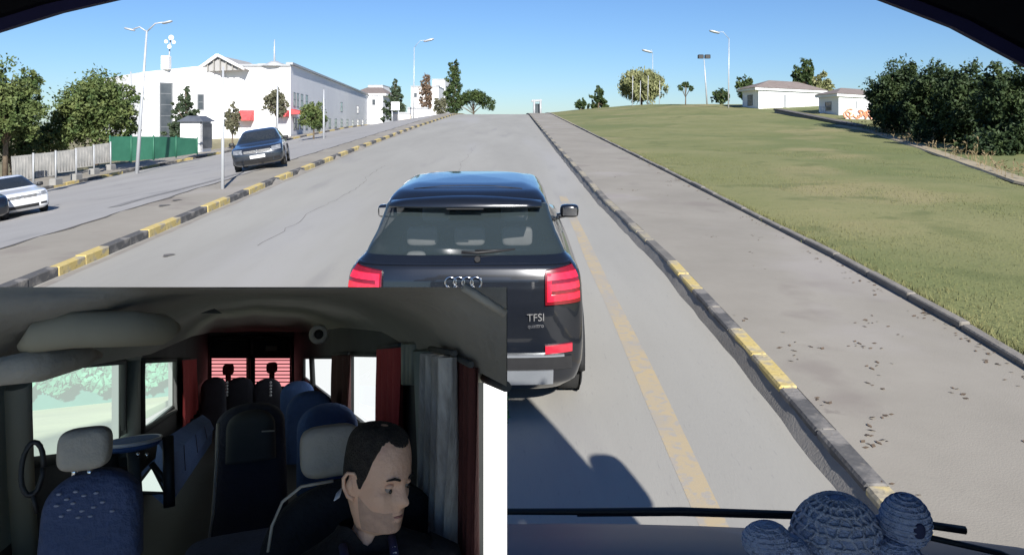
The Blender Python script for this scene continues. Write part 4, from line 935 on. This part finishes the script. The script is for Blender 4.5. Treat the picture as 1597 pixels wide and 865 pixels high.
# left wall: strips of wall between and around the two windows
fb = lambda u: min(874, 558+.60*abs(u-395)/.60)
panel(-18, 40, uL(-18), uL(40), 872, 872, XLw, mat=M_trimg)
panel(40, 192, uL(40), uL(192), 572, 563, XLw); panel(40, 192, 722, 700, 872, 790, XLw)
panel(192, 222, uL(192), uL(222), 790, 760, XLw, mat=M_trimg)
panel(222, 273, uL(222), uL(273), 562, 561, XLw); panel(222, 273, 672, 640, 760, 700, XLw)
panel(273, 332, uL(273), uL(332), 705, 640, XLw)
for (u0, u1, va, vb_, vc, vd) in ((40,192,572,563,722,700),(222,273,562,561,672,640)):
    fr = MB(); q = [Wx(u0,va,XLw+.006), Wx(u1,vb_,XLw+.006), Wx(u1,vd,XLw+.006), Wx(u0,vc,XLw+.006)]
    fr.tube(q+[q[0]], .018, 6); f = obj('window_frame', fr, M_trim, cab)
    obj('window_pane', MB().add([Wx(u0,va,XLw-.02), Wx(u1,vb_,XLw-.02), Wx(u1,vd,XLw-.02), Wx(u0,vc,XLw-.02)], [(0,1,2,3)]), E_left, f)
# right wall
vt = lambda u: 449+(791-u)/329*28
def rpanel(u0, u1, a0, a1, b0, b1, **k): return panel(u0, u1, a0, a1, b0, b1, XRw, **k)
rpanel(452, 474, vt(452), vt(474), 630, 660); rpanel(474, 521, vt(474), vt(521), 558, 557); rpanel(474, 521, 618, 632, 660, 700)
rpanel(521, 547, vt(521), vt(547), 700, 730); rpanel(547, 603, vt(547), vt(603), 553, 553); rpanel(547, 603, 658, 668, 730, 800)
rpanel(603, 743, vt(603), vt(743), 800, 872, mat=M_trim, thick=.02); rpanel(743, 790.5, vt(743), vt(790.5), 584, 603, thick=.001); 
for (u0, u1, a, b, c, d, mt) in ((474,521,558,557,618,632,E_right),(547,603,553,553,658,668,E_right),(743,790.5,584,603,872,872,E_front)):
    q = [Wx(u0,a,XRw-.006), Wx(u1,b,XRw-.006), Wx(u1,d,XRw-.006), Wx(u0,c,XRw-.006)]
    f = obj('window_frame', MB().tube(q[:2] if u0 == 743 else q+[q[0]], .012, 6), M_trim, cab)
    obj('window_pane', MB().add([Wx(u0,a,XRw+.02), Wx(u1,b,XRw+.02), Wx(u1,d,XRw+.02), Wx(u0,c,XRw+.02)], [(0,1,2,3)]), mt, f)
for u in (485, 487): obj('window_bar', MB().tube([Wx(u,557,XRw-.01), Wx(u+3,622,XRw-.01)], .02, 6), M_trim, cab)
# hull roof, floor and rear wall
dr = 12.
rt = [Wx(-18,449,XLw)+Vector((-.06,0,0)), Wx(790.5,449,XRw), Wx(451,477,XRw)+Vector((.06,0,0)), Wx(333,481,XLw)+Vector((-.06,0,0))]
obj('roof', MB().slab(rt, (0,0,.0015)), M_head, cab)
fl_ = [Vector((XLw,d0,-.62)), Vector((XRw,d0,-.62)), Vector((XRw,dr,-.62)), Vector((XLw,dr,-.62))]
obj('floor', MB().slab(fl_, (0,0,-.04)), M_black, cab)
obj('lower_wall', MB().slab([Vector((XLw,d0,-.62)), Vector((XLw,dr,-.62)), Vector((XLw,dr,-.2)), Vector((XLw,d0,-.42))], (-.04,0,0)), M_black, cab)
obj('lower_wall', MB().slab([Vector((XRw+.001,3.2,-.62)), Vector((XRw+.001,dr,-.62)), Vector((XRw+.001,dr,-.2)), Vector((XRw+.001,3.2,-.42))], (.04,0,0)), M_black, cab)
rw_ = lambda u, v, o=0: P(u, v, dr-o)
obj('rear_wall', MB().slab([rw_(300,468), rw_(478,466), rw_(478,553), rw_(300,553)], (0,.1,0)), M_head, cab)
obj('rear_wall', MB().slab([rw_(300,602), rw_(478,602), rw_(478,690), rw_(300,690)], (0,.1,0)), M_trim, cab)
for a, b in ((300,330),(384,398),(452,478)): obj('rear_pillar', MB().slab([rw_(a,553), rw_(b,553), rw_(b,602), rw_(a,602)], (0,.1,0)), M_trim, cab)
for (a, b, ra, rb) in ((330,384,332,370),(398,452,403,443)):
    dn = obj('rear_door', MB().slab([rw_(a-3,530,.02), rw_(b+3,530,.02), rw_(b+3,556,.02), rw_(a-3,556,.02)], (0,-.03,0)), M_trim, cab)
    obj('recess', MB().slab([rw_(ra,535,.08), rw_(rb,535,.08), rw_(rb-2,551,.08), rw_(ra+2,551,.08)], (0,-.02,0)), M_black, dn)
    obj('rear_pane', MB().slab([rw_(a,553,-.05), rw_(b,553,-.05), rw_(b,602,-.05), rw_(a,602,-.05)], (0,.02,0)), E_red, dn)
    for k in range(8):
        v = 556+5.6*k; h = 1.7 if k else 5
        obj('blind_slat', MB().slab([rw_(a,v-h/2,.0), rw_(b,v-h/2,.0), rw_(b,v+h/2,.0), rw_(a,v+h/2,.0)], (0,.02,0)), M_redc, dn)
obj('label_plate', MB().slab([rw_(414,539,.14), rw_(432,539,.14), rw_(432,547,.14), rw_(414,547,.14)], (0,-.01,0)), M_cream, cab)
obj('door_seam', MB().tube([rw_(388,527,.06), rw_(389,602,.06)], .02, 6), M_black, cab)
obj('door_frame', MB().tube([rw_(322,606,.1), rw_(324,545,.1), rw_(332,528,.1), rw_(360,525,.1), rw_(420,525,.1), rw_(448,528,.1), rw_(456,545,.1), rw_(460,606,.1)], .035, 6), M_trim, cab)
# headliner: a moulded shelf above the front row that runs back into the ceiling
U_ = [-12,80,160,230,300,345,400,470,540,600,660,720,790]
near = [(u,447.5,d0 if u < 600 else 1.68) for u in U_]; 
mid1 = list(zip([-12,84,165,236,300,345,400,470,545,605,665,725,790], [505,496,490,486,480,478,478,482,490,500,514,532,556], [1.9]*2+[2.0,2.3,3,4,5,5,4,3,2.3,1.85,1.66]))
low = list(zip([-12,80,160,235,300,330,395,460,520,580,640,700,790], [594,584,566,552,524,518,517,517,522,531,541,556,602], [2.0,2.5,3.0,3.9,6.5,11,11.9,11.2,6.2,4.2,2.9,2.1,1.66]))
Pt = []
ctl = [near, mid1, low]
for i in range(13):
    t = 2*i/12; row = []
    for j in range(len(U_)):
        r = [cat1([c[j][k] for c in ctl], [t])[0] for k in range(3)]; row.append(P(r[0], max(447.4, r[1]), r[2]))
    Pt.append(row)
obj('headliner', MB().grid(Pt), M_head, cab)
m = MB(); m.tube([P(722,446.5,1.63), P(788,489,1.63)], .010, 8); obj('pale_rail', m, M_gseat, cab)
m = MB(); m.tube([P(34,542,1.95), P(60,525,1.93), P(110,514,1.92), P(200,512,1.95), P(250,514,2.05), P(272,512,2.2)], [.012,.034,.040,.040,.036,.016], 14); obj('sun_visor', m, M_visor, cab)
m = MB(); m.tube([P(-8,580,1.93), P(60,570,1.95), P(120,556,2.1), P(156,554,2.3)], [.03,.035,.03,.008], 10); obj('grab_rail', m, M_gseat, cab)
m = MB(); m.torus(P(497,521,5), (1,0,0), (0,0,1), .042, .018, 18, 8); lensr = obj('dome_camera', m, M_gseat, cab); obj('lens', MB().sq(P(497,521,5), (.03,.03,.03)), M_black, lensr)
obj('roof_vent', MB().slab([P(308,488,4), P(346,488,4), P(330,478,4), P(322,478,4)], (0,.05,0)), M_trim, cab)
m = MB(); m.tube([Wx(25,600,XLw+.02), Wx(30,740,XLw+.02), Wx(38,868,XLw+.02)], .035, 8); obj('door_pillar', m, M_visor, cab)
m = MB(); m.tube([Wx(206,562,XLw+.02), Wx(203,650,XLw+.02), Wx(192,720,XLw+.02)], .035, 8); obj('window_pillar', m, M_trimg, cab)
for a, b in ((630,636),(637,641),(643,648)): obj('cream_rail', MB().tube([Wx(a+2,535,XRw-.02), Wx(a+2,598,XRw-.02)], .016, 8), M_cream, cab)
m = MB(); m.tube([Wx(668,545,XRw-.03), Wx(672,640,XRw-.03), Wx(676,800,XRw-.03)], [.05,.05,.045], 10); obj('belt_pillar', m, M_trimg, cab)
m = MB(); m.sq(Wx(662,680,XRw-.06), (.02,.03,.03)); obj('belt_anchor', m, M_gseat, cab)
m = MB(); m.torus(P(53,730,2.2), Vector((1,0,0)), Vector((0,0,1)), .03, .007, 24, 8); 
gl_ = cth('grab_handle', 'dark oval grab handle hanging by the front left window', 'handle', P(53,730,2.2))
m = MB(); c0 = P(52,730,2.12); m.tube([c0+Vector((.022*math.cos(a)-.002, 0, .056*math.sin(a))) for a in [2*PI*i/20 for i in range(21)]], .006, 8); obj('grip', m, M_black, gl_)
obj('bracket', MB().tube([P(50,765,2.12), P(58,800,2.12)], .006, 6), M_black, gl_)
# outside the cabin windows
zl = -.27
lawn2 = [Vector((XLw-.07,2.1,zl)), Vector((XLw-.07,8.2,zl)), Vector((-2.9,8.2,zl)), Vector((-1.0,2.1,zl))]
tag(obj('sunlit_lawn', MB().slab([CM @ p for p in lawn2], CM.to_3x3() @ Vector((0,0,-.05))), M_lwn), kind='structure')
hdg = cth('hedge', 'teal green hedge outside the left cabin windows', 'hedge', P(130,600,8)); hm = MB(); r5 = random.Random(5)
for i in range(5200):
    u = r5.uniform(25, 285); p = P(u, r5.uniform(540, 612-.06*u+8*math.sin(u*.09)), 8+r5.uniform(-.15,.15)); a = Vector((r5.gauss(0,1), r5.gauss(0,.5), r5.gauss(0,1))).normalized()*.034; b = a.cross(Vector((r5.gauss(0,1), r5.gauss(0,1), r5.gauss(0,1)))).normalized()*.024
    hm.add([p-a, p-b, p+a, p+b], [(0,1,2,3)])
obj('foliage', hm, M_hdg, hdg)
obj('trunk_row', MB().box(P(30,600,8.2).x, P(285,600,8.2).x, 8.2, 8.25, zl, P(100,545,8.2).z), pm('dark_hedge_core', (.02,.10,.08), None, 4, .9), hdg)
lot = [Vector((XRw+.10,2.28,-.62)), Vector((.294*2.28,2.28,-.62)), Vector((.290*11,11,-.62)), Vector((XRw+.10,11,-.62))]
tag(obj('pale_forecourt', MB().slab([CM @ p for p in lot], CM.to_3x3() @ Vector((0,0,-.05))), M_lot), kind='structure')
bk = cth('sky_backing', 'pale panel standing in for white sky beyond the forecourt', 'wall', P(560,620,11)); obj('wall', MB().slab([P(466,545,11.05), P(700,545,11.05), P(700,626,11.05), P(466,626,11.05)], (0,.05,0)), M_lot, bk)  # pale panel added in place of the white sky behind the windows
ct = cth('container', 'blue container outside the right cabin window', 'container', P(585,640,8))
obj('box', MB().slab([P(567,602,8), P(612,606,8), P(612,640,8), P(567,630,8)], (0,.3,0)), M_cont, ct)
for u in (578, 589, 600): obj('rib', MB().slab([P(u,603,7.99), P(u+2,603,7.99), P(u+2,634,7.99), P(u,632,7.99)], (0,-.02,0)), M_cont, ct)
def bush(name, label, boxes, d, n, grp=None):
    b = cth(name, label, 'tree', P(boxes[0][0], boxes[0][3], d), grp); m = MB(); q5 = random.Random(int(d*10))
    for u0, v0, u1, v1 in boxes:
        for i in range(n):
            a = q5.random()*6.28; r = q5.random()**.5; p = P((u0+u1)/2+(u1-u0)/2*r*math.cos(a), (v0+v1)/2+(v1-v0)/2*r*math.sin(a), d+q5.uniform(-.1,.1)); a = Vector((q5.gauss(0,1), q5.gauss(0,.5), q5.gauss(0,1))).normalized()*.006*d; b_ = a.cross(Vector((q5.gauss(0,1), q5.gauss(0,1), q5.gauss(0,1)))).normalized()*.004*d
            m.add([p-a, p-b_, p+a, p+b_], [(0,1,2,3)])
    obj('foliage', m, M_hdg, b); return b
bush('small_tree', 'dark green tree above the blue container outside the cabin', [(545,552,575,580),(580,560,606,604)], 9.5, 220)
bush('small_tree', 'leafy branch at the edge of the front right window', [(760,604,790,640),(772,624,790,668)], 3.2, 150)
# seats
def cush(u0, v0, u1, v1, d, th, e1=.45, e2=.4, m=None, lean=0.):
    a, b = P(u0, (v0+v1)/2, d), P(u1, (v0+v1)/2, d); c, e = P((u0+u1)/2, v0, d), P((u0+u1)/2, v1, d)
    cen = Vector(((a.x+b.x)/2, d+th, (c.z+e.z)/2)); h = (abs(b.x-a.x)/2, th, abs(c.z-e.z)/2)
    return (m or MB()).sq(cen, h, e1, e2, 32, 20, Matrix.Rotation(lean, 3, 'X')), cen, h
def back_shape(u0, v0, u1, v1, d, th, top_r=.45, m=None, flare=.06):   # seat back: rounded shoulders, straight sides, slightly dished face
    a, b = P(u0, (v0+v1)/2, d), P(u1, (v0+v1)/2, d); c, e = P((u0+u1)/2, v0, d), P((u0+u1)/2, v1, d)
    cx, hw, z1, z0 = (a.x+b.x)/2, abs(b.x-a.x)/2, c.z, e.z; m = m or MB(); rs = []
    r = hw*top_r*1.9; n = 26
    for i in range(n+1):
        z = z0+(z1-z0)*(1-(1-i/n)**1.6); q = max(0, (z-(z1-r))/r); wd = hw*(1+flare*(1-(z-z0)/(z1-z0)))*(math.sqrt(max(.0, 1-q**2.6))*.98+.02 if q > 0 else 1); t_ = th*(math.sqrt(max(0, 1-q**4))*.9+.1)
        rs.append([Vector((cx+wd*math.copysign(abs(math.cos(a_))**.45, math.cos(a_)), d+th+t_*math.copysign(abs(math.sin(a_))**.6, math.sin(a_)), z)) for a_ in [2*PI*k/28 for k in range(28)]])
    return m.rings(rs)
SG = 'seats of the minibus cabin'
# front passenger seat
fs = cth('front_seat', 'grey headrest front seat with speckled navy back, lower left', 'seat', P(138,860,2.0), SG)
bo_ = obj('backrest', back_shape(58,736,214,884,2.0,.06,.5), M_navy, fs)
m, cen, h = cush(84,668,169,736,1.98,.042,.55,.5); obj('headrest', m, M_gseat, fs)
for u in (116, 140): obj('headrest_post', MB().tube([P(u,728,2.03), P(u,748,2.04)], .006, 8), M_chrome, fs)
for u, v in [(92,770),(104,778),(118,766),(131,772),(150,768),(88,788),(114,784),(128,796),(146,790),(160,782),(96,804),(122,806),(141,804),(175,796),(108,794)]: obj('woven_spot', MB().sq(P(u,v,2.0), (.0055,.004,.0028), 1, 1, 10, 6), M_navydot, bo_)
# middle single seat
ms = cth('middle_seat', 'tall dark navy single seat in the middle of the aisle', 'seat', P(390,860,3.2), SG)
obj('backrest', back_shape(334,630,446,900,3.2,.09,.36,None,.12), M_dkseat, ms)
obj('upper_panel', back_shape(352,640,430,720,3.16,.06,.4,None,.03), M_trim, ms)
obj('tag', MB().slab([P(408,671,3.14), P(428,670,3.14), P(428,672,3.14), P(408,673,3.14)], (0,-.01,0)), M_gseat, ms)
obj('cushion', MB().sq(P(375,872,2.6), (.16,.25,.04), .5, .4, 24, 12), M_navy, ms)
obj('pale_edge', MB().tube([P(340,660,3.15), P(338,720,3.12), P(332,800,3.1), P(322,868,3.05)], .006, 6), M_gseat, ms)
def rear_seat(label, u0, v0, u1, v1, d, mat, th=.1, top=.5):
    s_ = cth('passenger_seat', label, 'seat', P((u0+u1)/2, v1, d), SG); obj('backrest', back_shape(u0,v0,u1,v1,d,th,top), mat, s_)
    return s_
rear_seat('blue backed passenger seat behind the driver headrest', 466,630,562,770,3.6,M_blue)
rear_seat('blue passenger seat second behind the driver', 448,610,522,740,5.0,M_blue)
rear_seat('blue passenger seat third behind the driver', 438,594,492,700,6.6,M_blue)
rear_seat('dark passenger seat right of the rear door seam', 394,590,440,690,8.6,M_dkseat)
s5 = rear_seat('dark passenger seat left of the rear door seam', 350,588,396,690,8.6,M_dkseat)
rear_seat('dark passenger seat against the left rear corner', 312,588,352,700,8.2,M_dkseat)
for lab, u, v in (('left', 356, 571), ('right', 424, 568)):
    hr = cth('rear_headrest', 'red lit headrest silhouette in the '+lab+' rear window', 'headrest', P(u, 605, 10.8), 'headrests of the rear bench')
    m = MB(); m.sq(P(u, v+5, 10.8), (.07,.05,.07), .6, .6); obj('pad', m, M_redc, hr); obj('post', MB().tube([P(u,v+8,10.8), P(u,612,10.8)], .035, 6), M_redc, hr)
    for k in range(5): obj('chain_link', MB().sq(P(u-2, 596+5*k, 7.6), (.012,.012,.012), 1, 1, 8, 6), M_ppl, hr)
bn = cth('side_bench', 'blue side bench along the left cabin wall', 'bench', P(285,720,4.5), SG)
m = MB(); zb_ = -.40
tp = [Wz(240,758,-.5), Wz(262,778,-.5), Wz(338,668,-.5), Wz(322,655,-.5)]
obj('seat', MB().hexa([P(214,752,3.4),P(262,792,3.2),P(330,690,5.6),P(300,672,5.8),P(214,742,3.4),P(262,770,3.2),P(332,664,5.6),P(302,654,5.8)]), M_blue, bn)
obj('backrest', MB().hexa([P(238,748,3.4),P(262,772,3.2),P(334,668,5.6),P(320,656,5.8),P(246,690,3.6),P(262,716,3.3),P(328,655,5.6),P(316,646,5.8)]), M_blue, bn)
for t in (.25,.5,.75): obj('seam', MB().tube([P(262,716,3.25).lerp(P(330,655,5.5), t), P(262,772,3.15).lerp(P(334,668,5.5), t)], .002, 5), M_dkseat, bn)
tbk = cth('folding_table', 'small round blue table on a dark post by the left window', 'table', P(215,760,3.0))
m = MB(); tc_ = P(207,690,3.0); m.rings([[tc_+Vector((.085*k*math.cos(a), .16*k*math.sin(a), z)) for a in [2*PI*i/28 for i in range(28)]] for k, z in ((.9,-.016),(1.,-.008),(1.,.004),(.94,.01))]); obj('tabletop', m, M_blue, tbk)
obj('rim', MB().tube([tc_+Vector((.086*math.cos(a), .161*math.sin(a), .006)) for a in [2*PI*i/28 for i in range(29)]], .006, 6), M_ppl, tbk)
obj('post', MB().tube([tc_, P(214,800,3.0)], .02, 8), M_trim, tbk)
for u, v in ((215,708),(229,709)): obj('bolt', MB().sq(P(u,v,2.85), (.006,.006,.008)), M_chrome, tbk)
obj('strut', MB().tube([P(262,680,3.0), P(264,790,2.95)], .018, 8), M_black, tbk); obj('strut', MB().tube([P(236,722,3.0), P(262,756,2.98)], .010, 6), M_black, tbk)
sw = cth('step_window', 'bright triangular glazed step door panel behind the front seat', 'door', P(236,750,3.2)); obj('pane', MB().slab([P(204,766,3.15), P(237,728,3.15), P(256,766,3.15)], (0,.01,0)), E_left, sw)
obj('frame', MB().tube([P(204,768,3.13), P(237,727,3.13), P(257,768,3.13), P(204,768,3.13)], .008, 6), M_trim, sw)
# curtains: gathered cloth with folds
def curtain(label, u0, u1, va0, va1, vb0, vb1, x, mat, nf, amp=.02, grp='curtains of the minibus cabin', name='curtain'):
    s = -1 if x > 0 else 1; t = cth(name, label, 'curtain', Wx((u0+u1)/2, vb0, x), grp); rows = []; n = nf*10
    for k in range(9):
        f = k/8; row = []
        for i in range(n+1):
            g = i/n; top = Wx(u0+(u1-u0)*g, va0+(va1-va0)*g, x); bot = Wx(u0+(u1-u0)*g, vb0+(vb1-vb0)*g, x)
            p = top.lerp(bot, f); p.x += s*(amp*1.2+amp*(.6+.4*f)*math.sin(2*PI*nf*g+.5*math.sin(3*f+g*5))); row.append(p)
        rows.append(row)
    m = MB().grid(rows); m.grid([[p+Vector((-s*.006,0,0)) for p in r] for r in rows]); obj('cloth', m, mat, t)
    a, b = Wx(u0,va0,x), Wx(u1,va1,x); obj('rail', MB().tube([a+Vector((s*.02,0,.01)), b+Vector((s*.02,0,.01))], .008, 6), M_trim, t)
    return t
curtain('dark red curtain at the back of the left wall', 280,304,562,560,668,640,XLw+.02,M_redc,4,.02)
curtain('narrow brown red curtain before the right rear window', 524,550,554,553,640,650,XRw-.02,M_brc,3,.02)
curtain('wide red curtain beside the blue container window', 597,632,544,541,690,740,XRw-.02,M_redc,4,.018)
curtain('pale grey curtain gathered behind the driver', 682,722,548,556,820,852,XRw-.06,M_gryc,4,.030)
curtain('dark brown red curtain at the driver door window', 720,748,560,574,872,874,XRw-.045,M_brc,4,.012)
m = cth('curtain_hook', 'pale hook cluster above the dark brown red curtain', 'hook', P(752,590,1.95)); mb2 = MB()
for u in (744,749,755,760): mb2.tube([P(u,574,1.93), P(u,596,1.93)], .006, 6)
tag(obj('clips', mb2, M_cream, m), kind='stuff'); obj('knob', MB().sq(P(744,747,1.95), (.006,.006,.008)), M_black, m)
# driver seat and driver
ds = cth('driver_seat', 'black driver seat with grey headrest', 'seat', P(500,860,2.15), SG)
m, cen, h = cush(469,664,566,746,2.22,.045,.5,.5); obj('headrest', m, M_gseat, ds)
obj('backrest', back_shape(414,748,690,900,2.16,.06,.42,None,.1), pm('black_seat_fabric', (.010,.011,.014), (.016,.017,.022), 4, .9, .2, 60), ds)
obj('pale_edge', MB().tube([P(418,860,2.13), P(424,820,2.13), P(440,782,2.13), P(470,758,2.13), P(520,749,2.13)], .004, 6), M_gseat, ds)  # pale tube imitates the highlight along the seat edge
DD = 1.98
hc_ = P(588, 742, DD); kz = abs(P(588,660,DD).z-P(588,828,DD).z)/.262
drv = cth('person', 'man in a black shirt and printed lanyard at the wheel, looking to one side', 'person', P(570,862,DD))
YAW = R(38)                                            # head turned towards the picture's right; front of head at azimuth 0 faces the camera
prof_ = [(.131,0,.010,.010,.010),(.128,-.005,.040,.042,.044),(.112,-.004,.062,.068,.074),(.085,-.003,.073,.084,.092),(.045,0,.0775,.091,.098),(.0,0,.0775,.089,.095),(-.035,.002,.0745,.087,.084),(-.065,.006,.070,.084,.068),(-.09,.010,.064,.081,.056),(-.112,.014,.053,.073,.048),(-.122,.012,.040,.054,.050),(-.135,.002,.045,.042,.055),(-.16,-.008,.054,.050,.060),(-.19,-.012,.058,.054,.064),(-.215,-.014,.068,.060,.070),(-.235,-.016,.10,.070,.085),(-.262,-.02,.155,.085,.095)]
def headpt(t, a, grow=0.):
    z, cy, rx_, rf_, rb_ = cat1(prof_, [t])[0]
    fy = math.cos(a); r_ = (rf_ if fy > 0 else rb_)
    g = lambda a0, z0, sa, sz: math.exp(-(((a-a0+PI) % (2*PI)-PI)/sa)**2-((z-z0)/sz)**2)
    k = 0.
    k += .026*g(0,-.034,.16,.017)+.014*g(0,-.010,.12,.024)                     # nose
    k += .0055*g(.36,.022,.34,.011)+.0055*g(-.36,.022,.34,.011)                # brow
    k -= .010*g(.42,-.002,.22,.014)+.010*g(-.42,-.002,.22,.014)                # eye sockets
    k += .006*g(.75,-.03,.3,.022)+.006*g(-.75,-.03,.3,.022)                    # cheeks
    k += .0065*g(0,-.066,.30,.007)+.0075*g(0,-.079,.26,.008)-.004*g(0,-.0725,.34,.0035)  # lips
    k += .007*g(0,-.104,.32,.013)                                              # chin
    e = .022*(g(1.62,-.012,.10,.026)+g(-1.62,-.012,.10,.026))+.006*(g(1.75,.005,.10,.014)+g(-1.75,.005,.10,.014))  # ears
    x = (rx_+grow)*math.sin(a); y = cy+(r_+grow)*fy
    sc_ = 1+(k)/max(.03, math.hypot(x, y-cy)); x *= sc_; y = cy+(y-cy)*sc_
    x += math.copysign(e, math.sin(a)); y -= e*.45
    return x, y, z
def place(x, y, z):
    f = min(1, max(0, (z+.21)/.09)); th = YAW*f; pt_ = .27*f
    y2, z2 = y*math.cos(pt_)+z*math.sin(pt_), -y*math.sin(pt_)+z*math.cos(pt_)
    if f < 1: y2 = y*(1-f)+y2*f
    X, Yf = x*math.cos(th)+y2*math.sin(th), y2*math.cos(th)-x*math.sin(th)
    lx = .016*max(0, -z-.1)/.1
    return hc_+Vector((X*kz-lx*kz*1.2, -Yf*kz, z2*kz))
NA, NZ = 64, 84; rs = []
for i in range(NZ+1):
    t = (len(prof_)-1)*(1-i/NZ); rs.append([place(*headpt(t, 2*PI*j/NA)) for j in range(NA)])
obj('body', MB().rings(rs), M_skin, drv)
zt_ = [(cat1([p_[0] for p_ in prof_], [9*q/300])[0], 9*q/300) for q in range(301)][::-1]
hv_rows = []
for i in range(33):                                   # hair: a thin cap from the crown down to the hairline
    row = []
    for j in range(97):
        a = 2*PI*j/96; aa = abs((a+PI) % (2*PI)-PI)
        line = float(np.interp(aa, [0,.35,.62,.85,1.1,1.25,1.42,1.55,1.75,1.95,2.3,PI], [.094,.098,.110,.098,.062,.015,-.020,.020,.022,-.015,-.075,-.085]))+.0015*math.sin(j*2.9)
        tl = float(np.interp(line, [q[0] for q in zt_], [q[1] for q in zt_])); t = max(.001, tl*i/32)
        row.append(place(*headpt(t, a, .0035*min(1, (32-i)/3+.15))))
    hv_rows.append(row)
hv = MB().grid(hv_rows); hv.f.append(tuple(range(96))); hv.sm.append(True)
obj('hair', hv, M_hair, drv)
for s in (-1, 1):                                      # ears: rim, hollow and lobe
    em_ = MB(); c_ = lambda dy, dz, o=.0: place(s*(.0795+o), dy, dz)
    em_.tube([c_(.004,-.040), c_(-.012,-.036,.006), c_(-.026,-.016,.012), c_(-.030,.004,.014), c_(-.020,.020,.012), c_(-.004,.022,.006), c_(.004,.010)], [.006*kz,.0065*kz,.0055*kz,.005*kz,.005*kz,.0045*kz,.003*kz], 8)
    em_.sq(c_(-.012,-.006,.002), (.006*kz,.014*kz,.022*kz), 1, 1, 14, 10); obj('ear', em_, M_skin, drv)
sb_ = []
for i in range(9):                                    # shaved beard shadow along jaw, chin and upper lip
    row = []
    for j in range(49):
        a = -1.45+2.9*j/48; aa = abs(a); ztop = float(np.interp(aa, [0,.16,.3,.5,1.0,1.45], [-.087,-.084,-.060,-.062,-.058,-.03])); zz = ztop+(-.127-ztop)*i/8
        tt = float(np.interp(zz, [q[0] for q in zt_], [q[1] for q in zt_])) if zz > zt_[0][0] else 9.
        row.append(place(*headpt(tt, a, .0006)))
    sb_.append(row)
obj('beard_shadow', MB().grid(sb_), pm('beard_shadow', (.50,.31,.225), (.66,.42,.30), 40, .65, .2, 150), drv)
M_eye = pm('eye_white', (.26,.22,.20), (.32,.28,.25), 5, .3); M_iris = pm('dark_iris', (.02,.012,.008), None, 5, .2)
for s in (-1, 1):
    e = place(s*.033, .073, -.003); eb_ = obj('eye', MB().sq(e, (.0100*kz,)*3, 1, 1, 14, 10), M_eye, drv)
    obj('iris', MB().sq(place(s*.034, .0815, -.0065), (.0052*kz,.004*kz,.0062*kz), 1, 1, 10, 8), M_iris, eb_)
    lid = MB(); lid.sq(place(s*.033, .0745, .0035), (.0118*kz,.0108*kz,.0072*kz), 1, 1, 14, 10); obj('eyelid', lid, M_skin, eb_)
    obj('eyebrow', MB().tube([place(s*.016,.094,.020), place(s*.034,.091,.026), place(s*.052,.079,.021)], [.003*kz,.0035*kz,.0015*kz], 6), M_hair, drv)
obj('lips', MB().tube([place(-.022,.083,-.074), place(-.008,.096,-.0715), place(.008,.096,-.0715), place(.022,.083,-.074)], [.001*kz,.0032*kz,.0032*kz,.001*kz], 8), pm('lips', (.38,.17,.14), (.42,.2,.165), 8, .5), drv)
# shirt: torso with arms reaching down to the wheel
rs = []
for z, w_, f_, b_ in [(-.185,.060,.050,.075),(-.205,.075,.058,.085),(-.228,.115,.075,.10),(-.25,.165,.092,.11),(-.275,.205,.11,.12),(-.31,.228,.122,.125),(-.36,.225,.128,.125),(-.42,.205,.13,.12),(-.52,.19,.135,.115),(-.65,.185,.14,.11)]:
    ring = []
    for j in range(40):
        a = 2*PI*j/40; fy = math.cos(a); v_ = .05*math.exp(-(((a+PI) % (2*PI)-PI)/.45)**2) if z > -.24 else 0
        ring.append(hc_+Vector((w_*1.08*math.sin(a)*kz-.035*kz, -((f_ if fy > 0 else b_)*fy-.022)*kz, (z-v_+.080)*kz)))
    rs.append(ring)
obj('shirt', MB().rings(rs, True, False, True), M_shirt, drv)
for s in (-1, 1):
    sh_ = hc_+Vector(((s*.19-.035)*kz, .01*kz, -.225*kz)); el_ = sh_+Vector((s*.07*kz, -.05*kz, -.27*kz)); ha = el_+Vector((-s*.02*kz, -.22*kz, -.02*kz))
    obj('sleeve', MB().tube([sh_+Vector((-s*.04*kz,0,.02*kz)), sh_, sh_.lerp(el_,.5), el_, el_.lerp(ha,.6)], [.055*kz,.062*kz,.054*kz,.046*kz,.04*kz], 14), M_shirt, drv)
for s in (-1, 1):
    pts = [hc_+Vector((x_*kz-.035*kz, -y_*kz, (z_+.05)*kz)) for x_, y_, z_ in ((s*.062,.03,-.195),(s*.060,.075,-.225),(s*.045,.105,-.265),(s*.022,.128,-.31),(s*.004,.142,-.36))]
    L_ = obj('lanyard', MB().tube(pts, .011*kz, 8), M_lany, drv)
    for k in range(11):
        t = .6+k*.32; q = int(t); 
        if q >= 4: break
        c = pts[q].lerp(pts[q+1], t-q)+Vector((0,-.0105*kz,0)); obj('print_mark', MB().sq(c, (.0055*kz,.002*kz,.005*kz), .6, .6, 8, 6), M_ppl, L_)
obj('collar_edge', MB().tube([P(521,780,DD-.16*kz), P(527,772,DD-.14*kz), P(533,760,DD-.12*kz)], [.001,.006,.001], 6), M_ppl, drv)
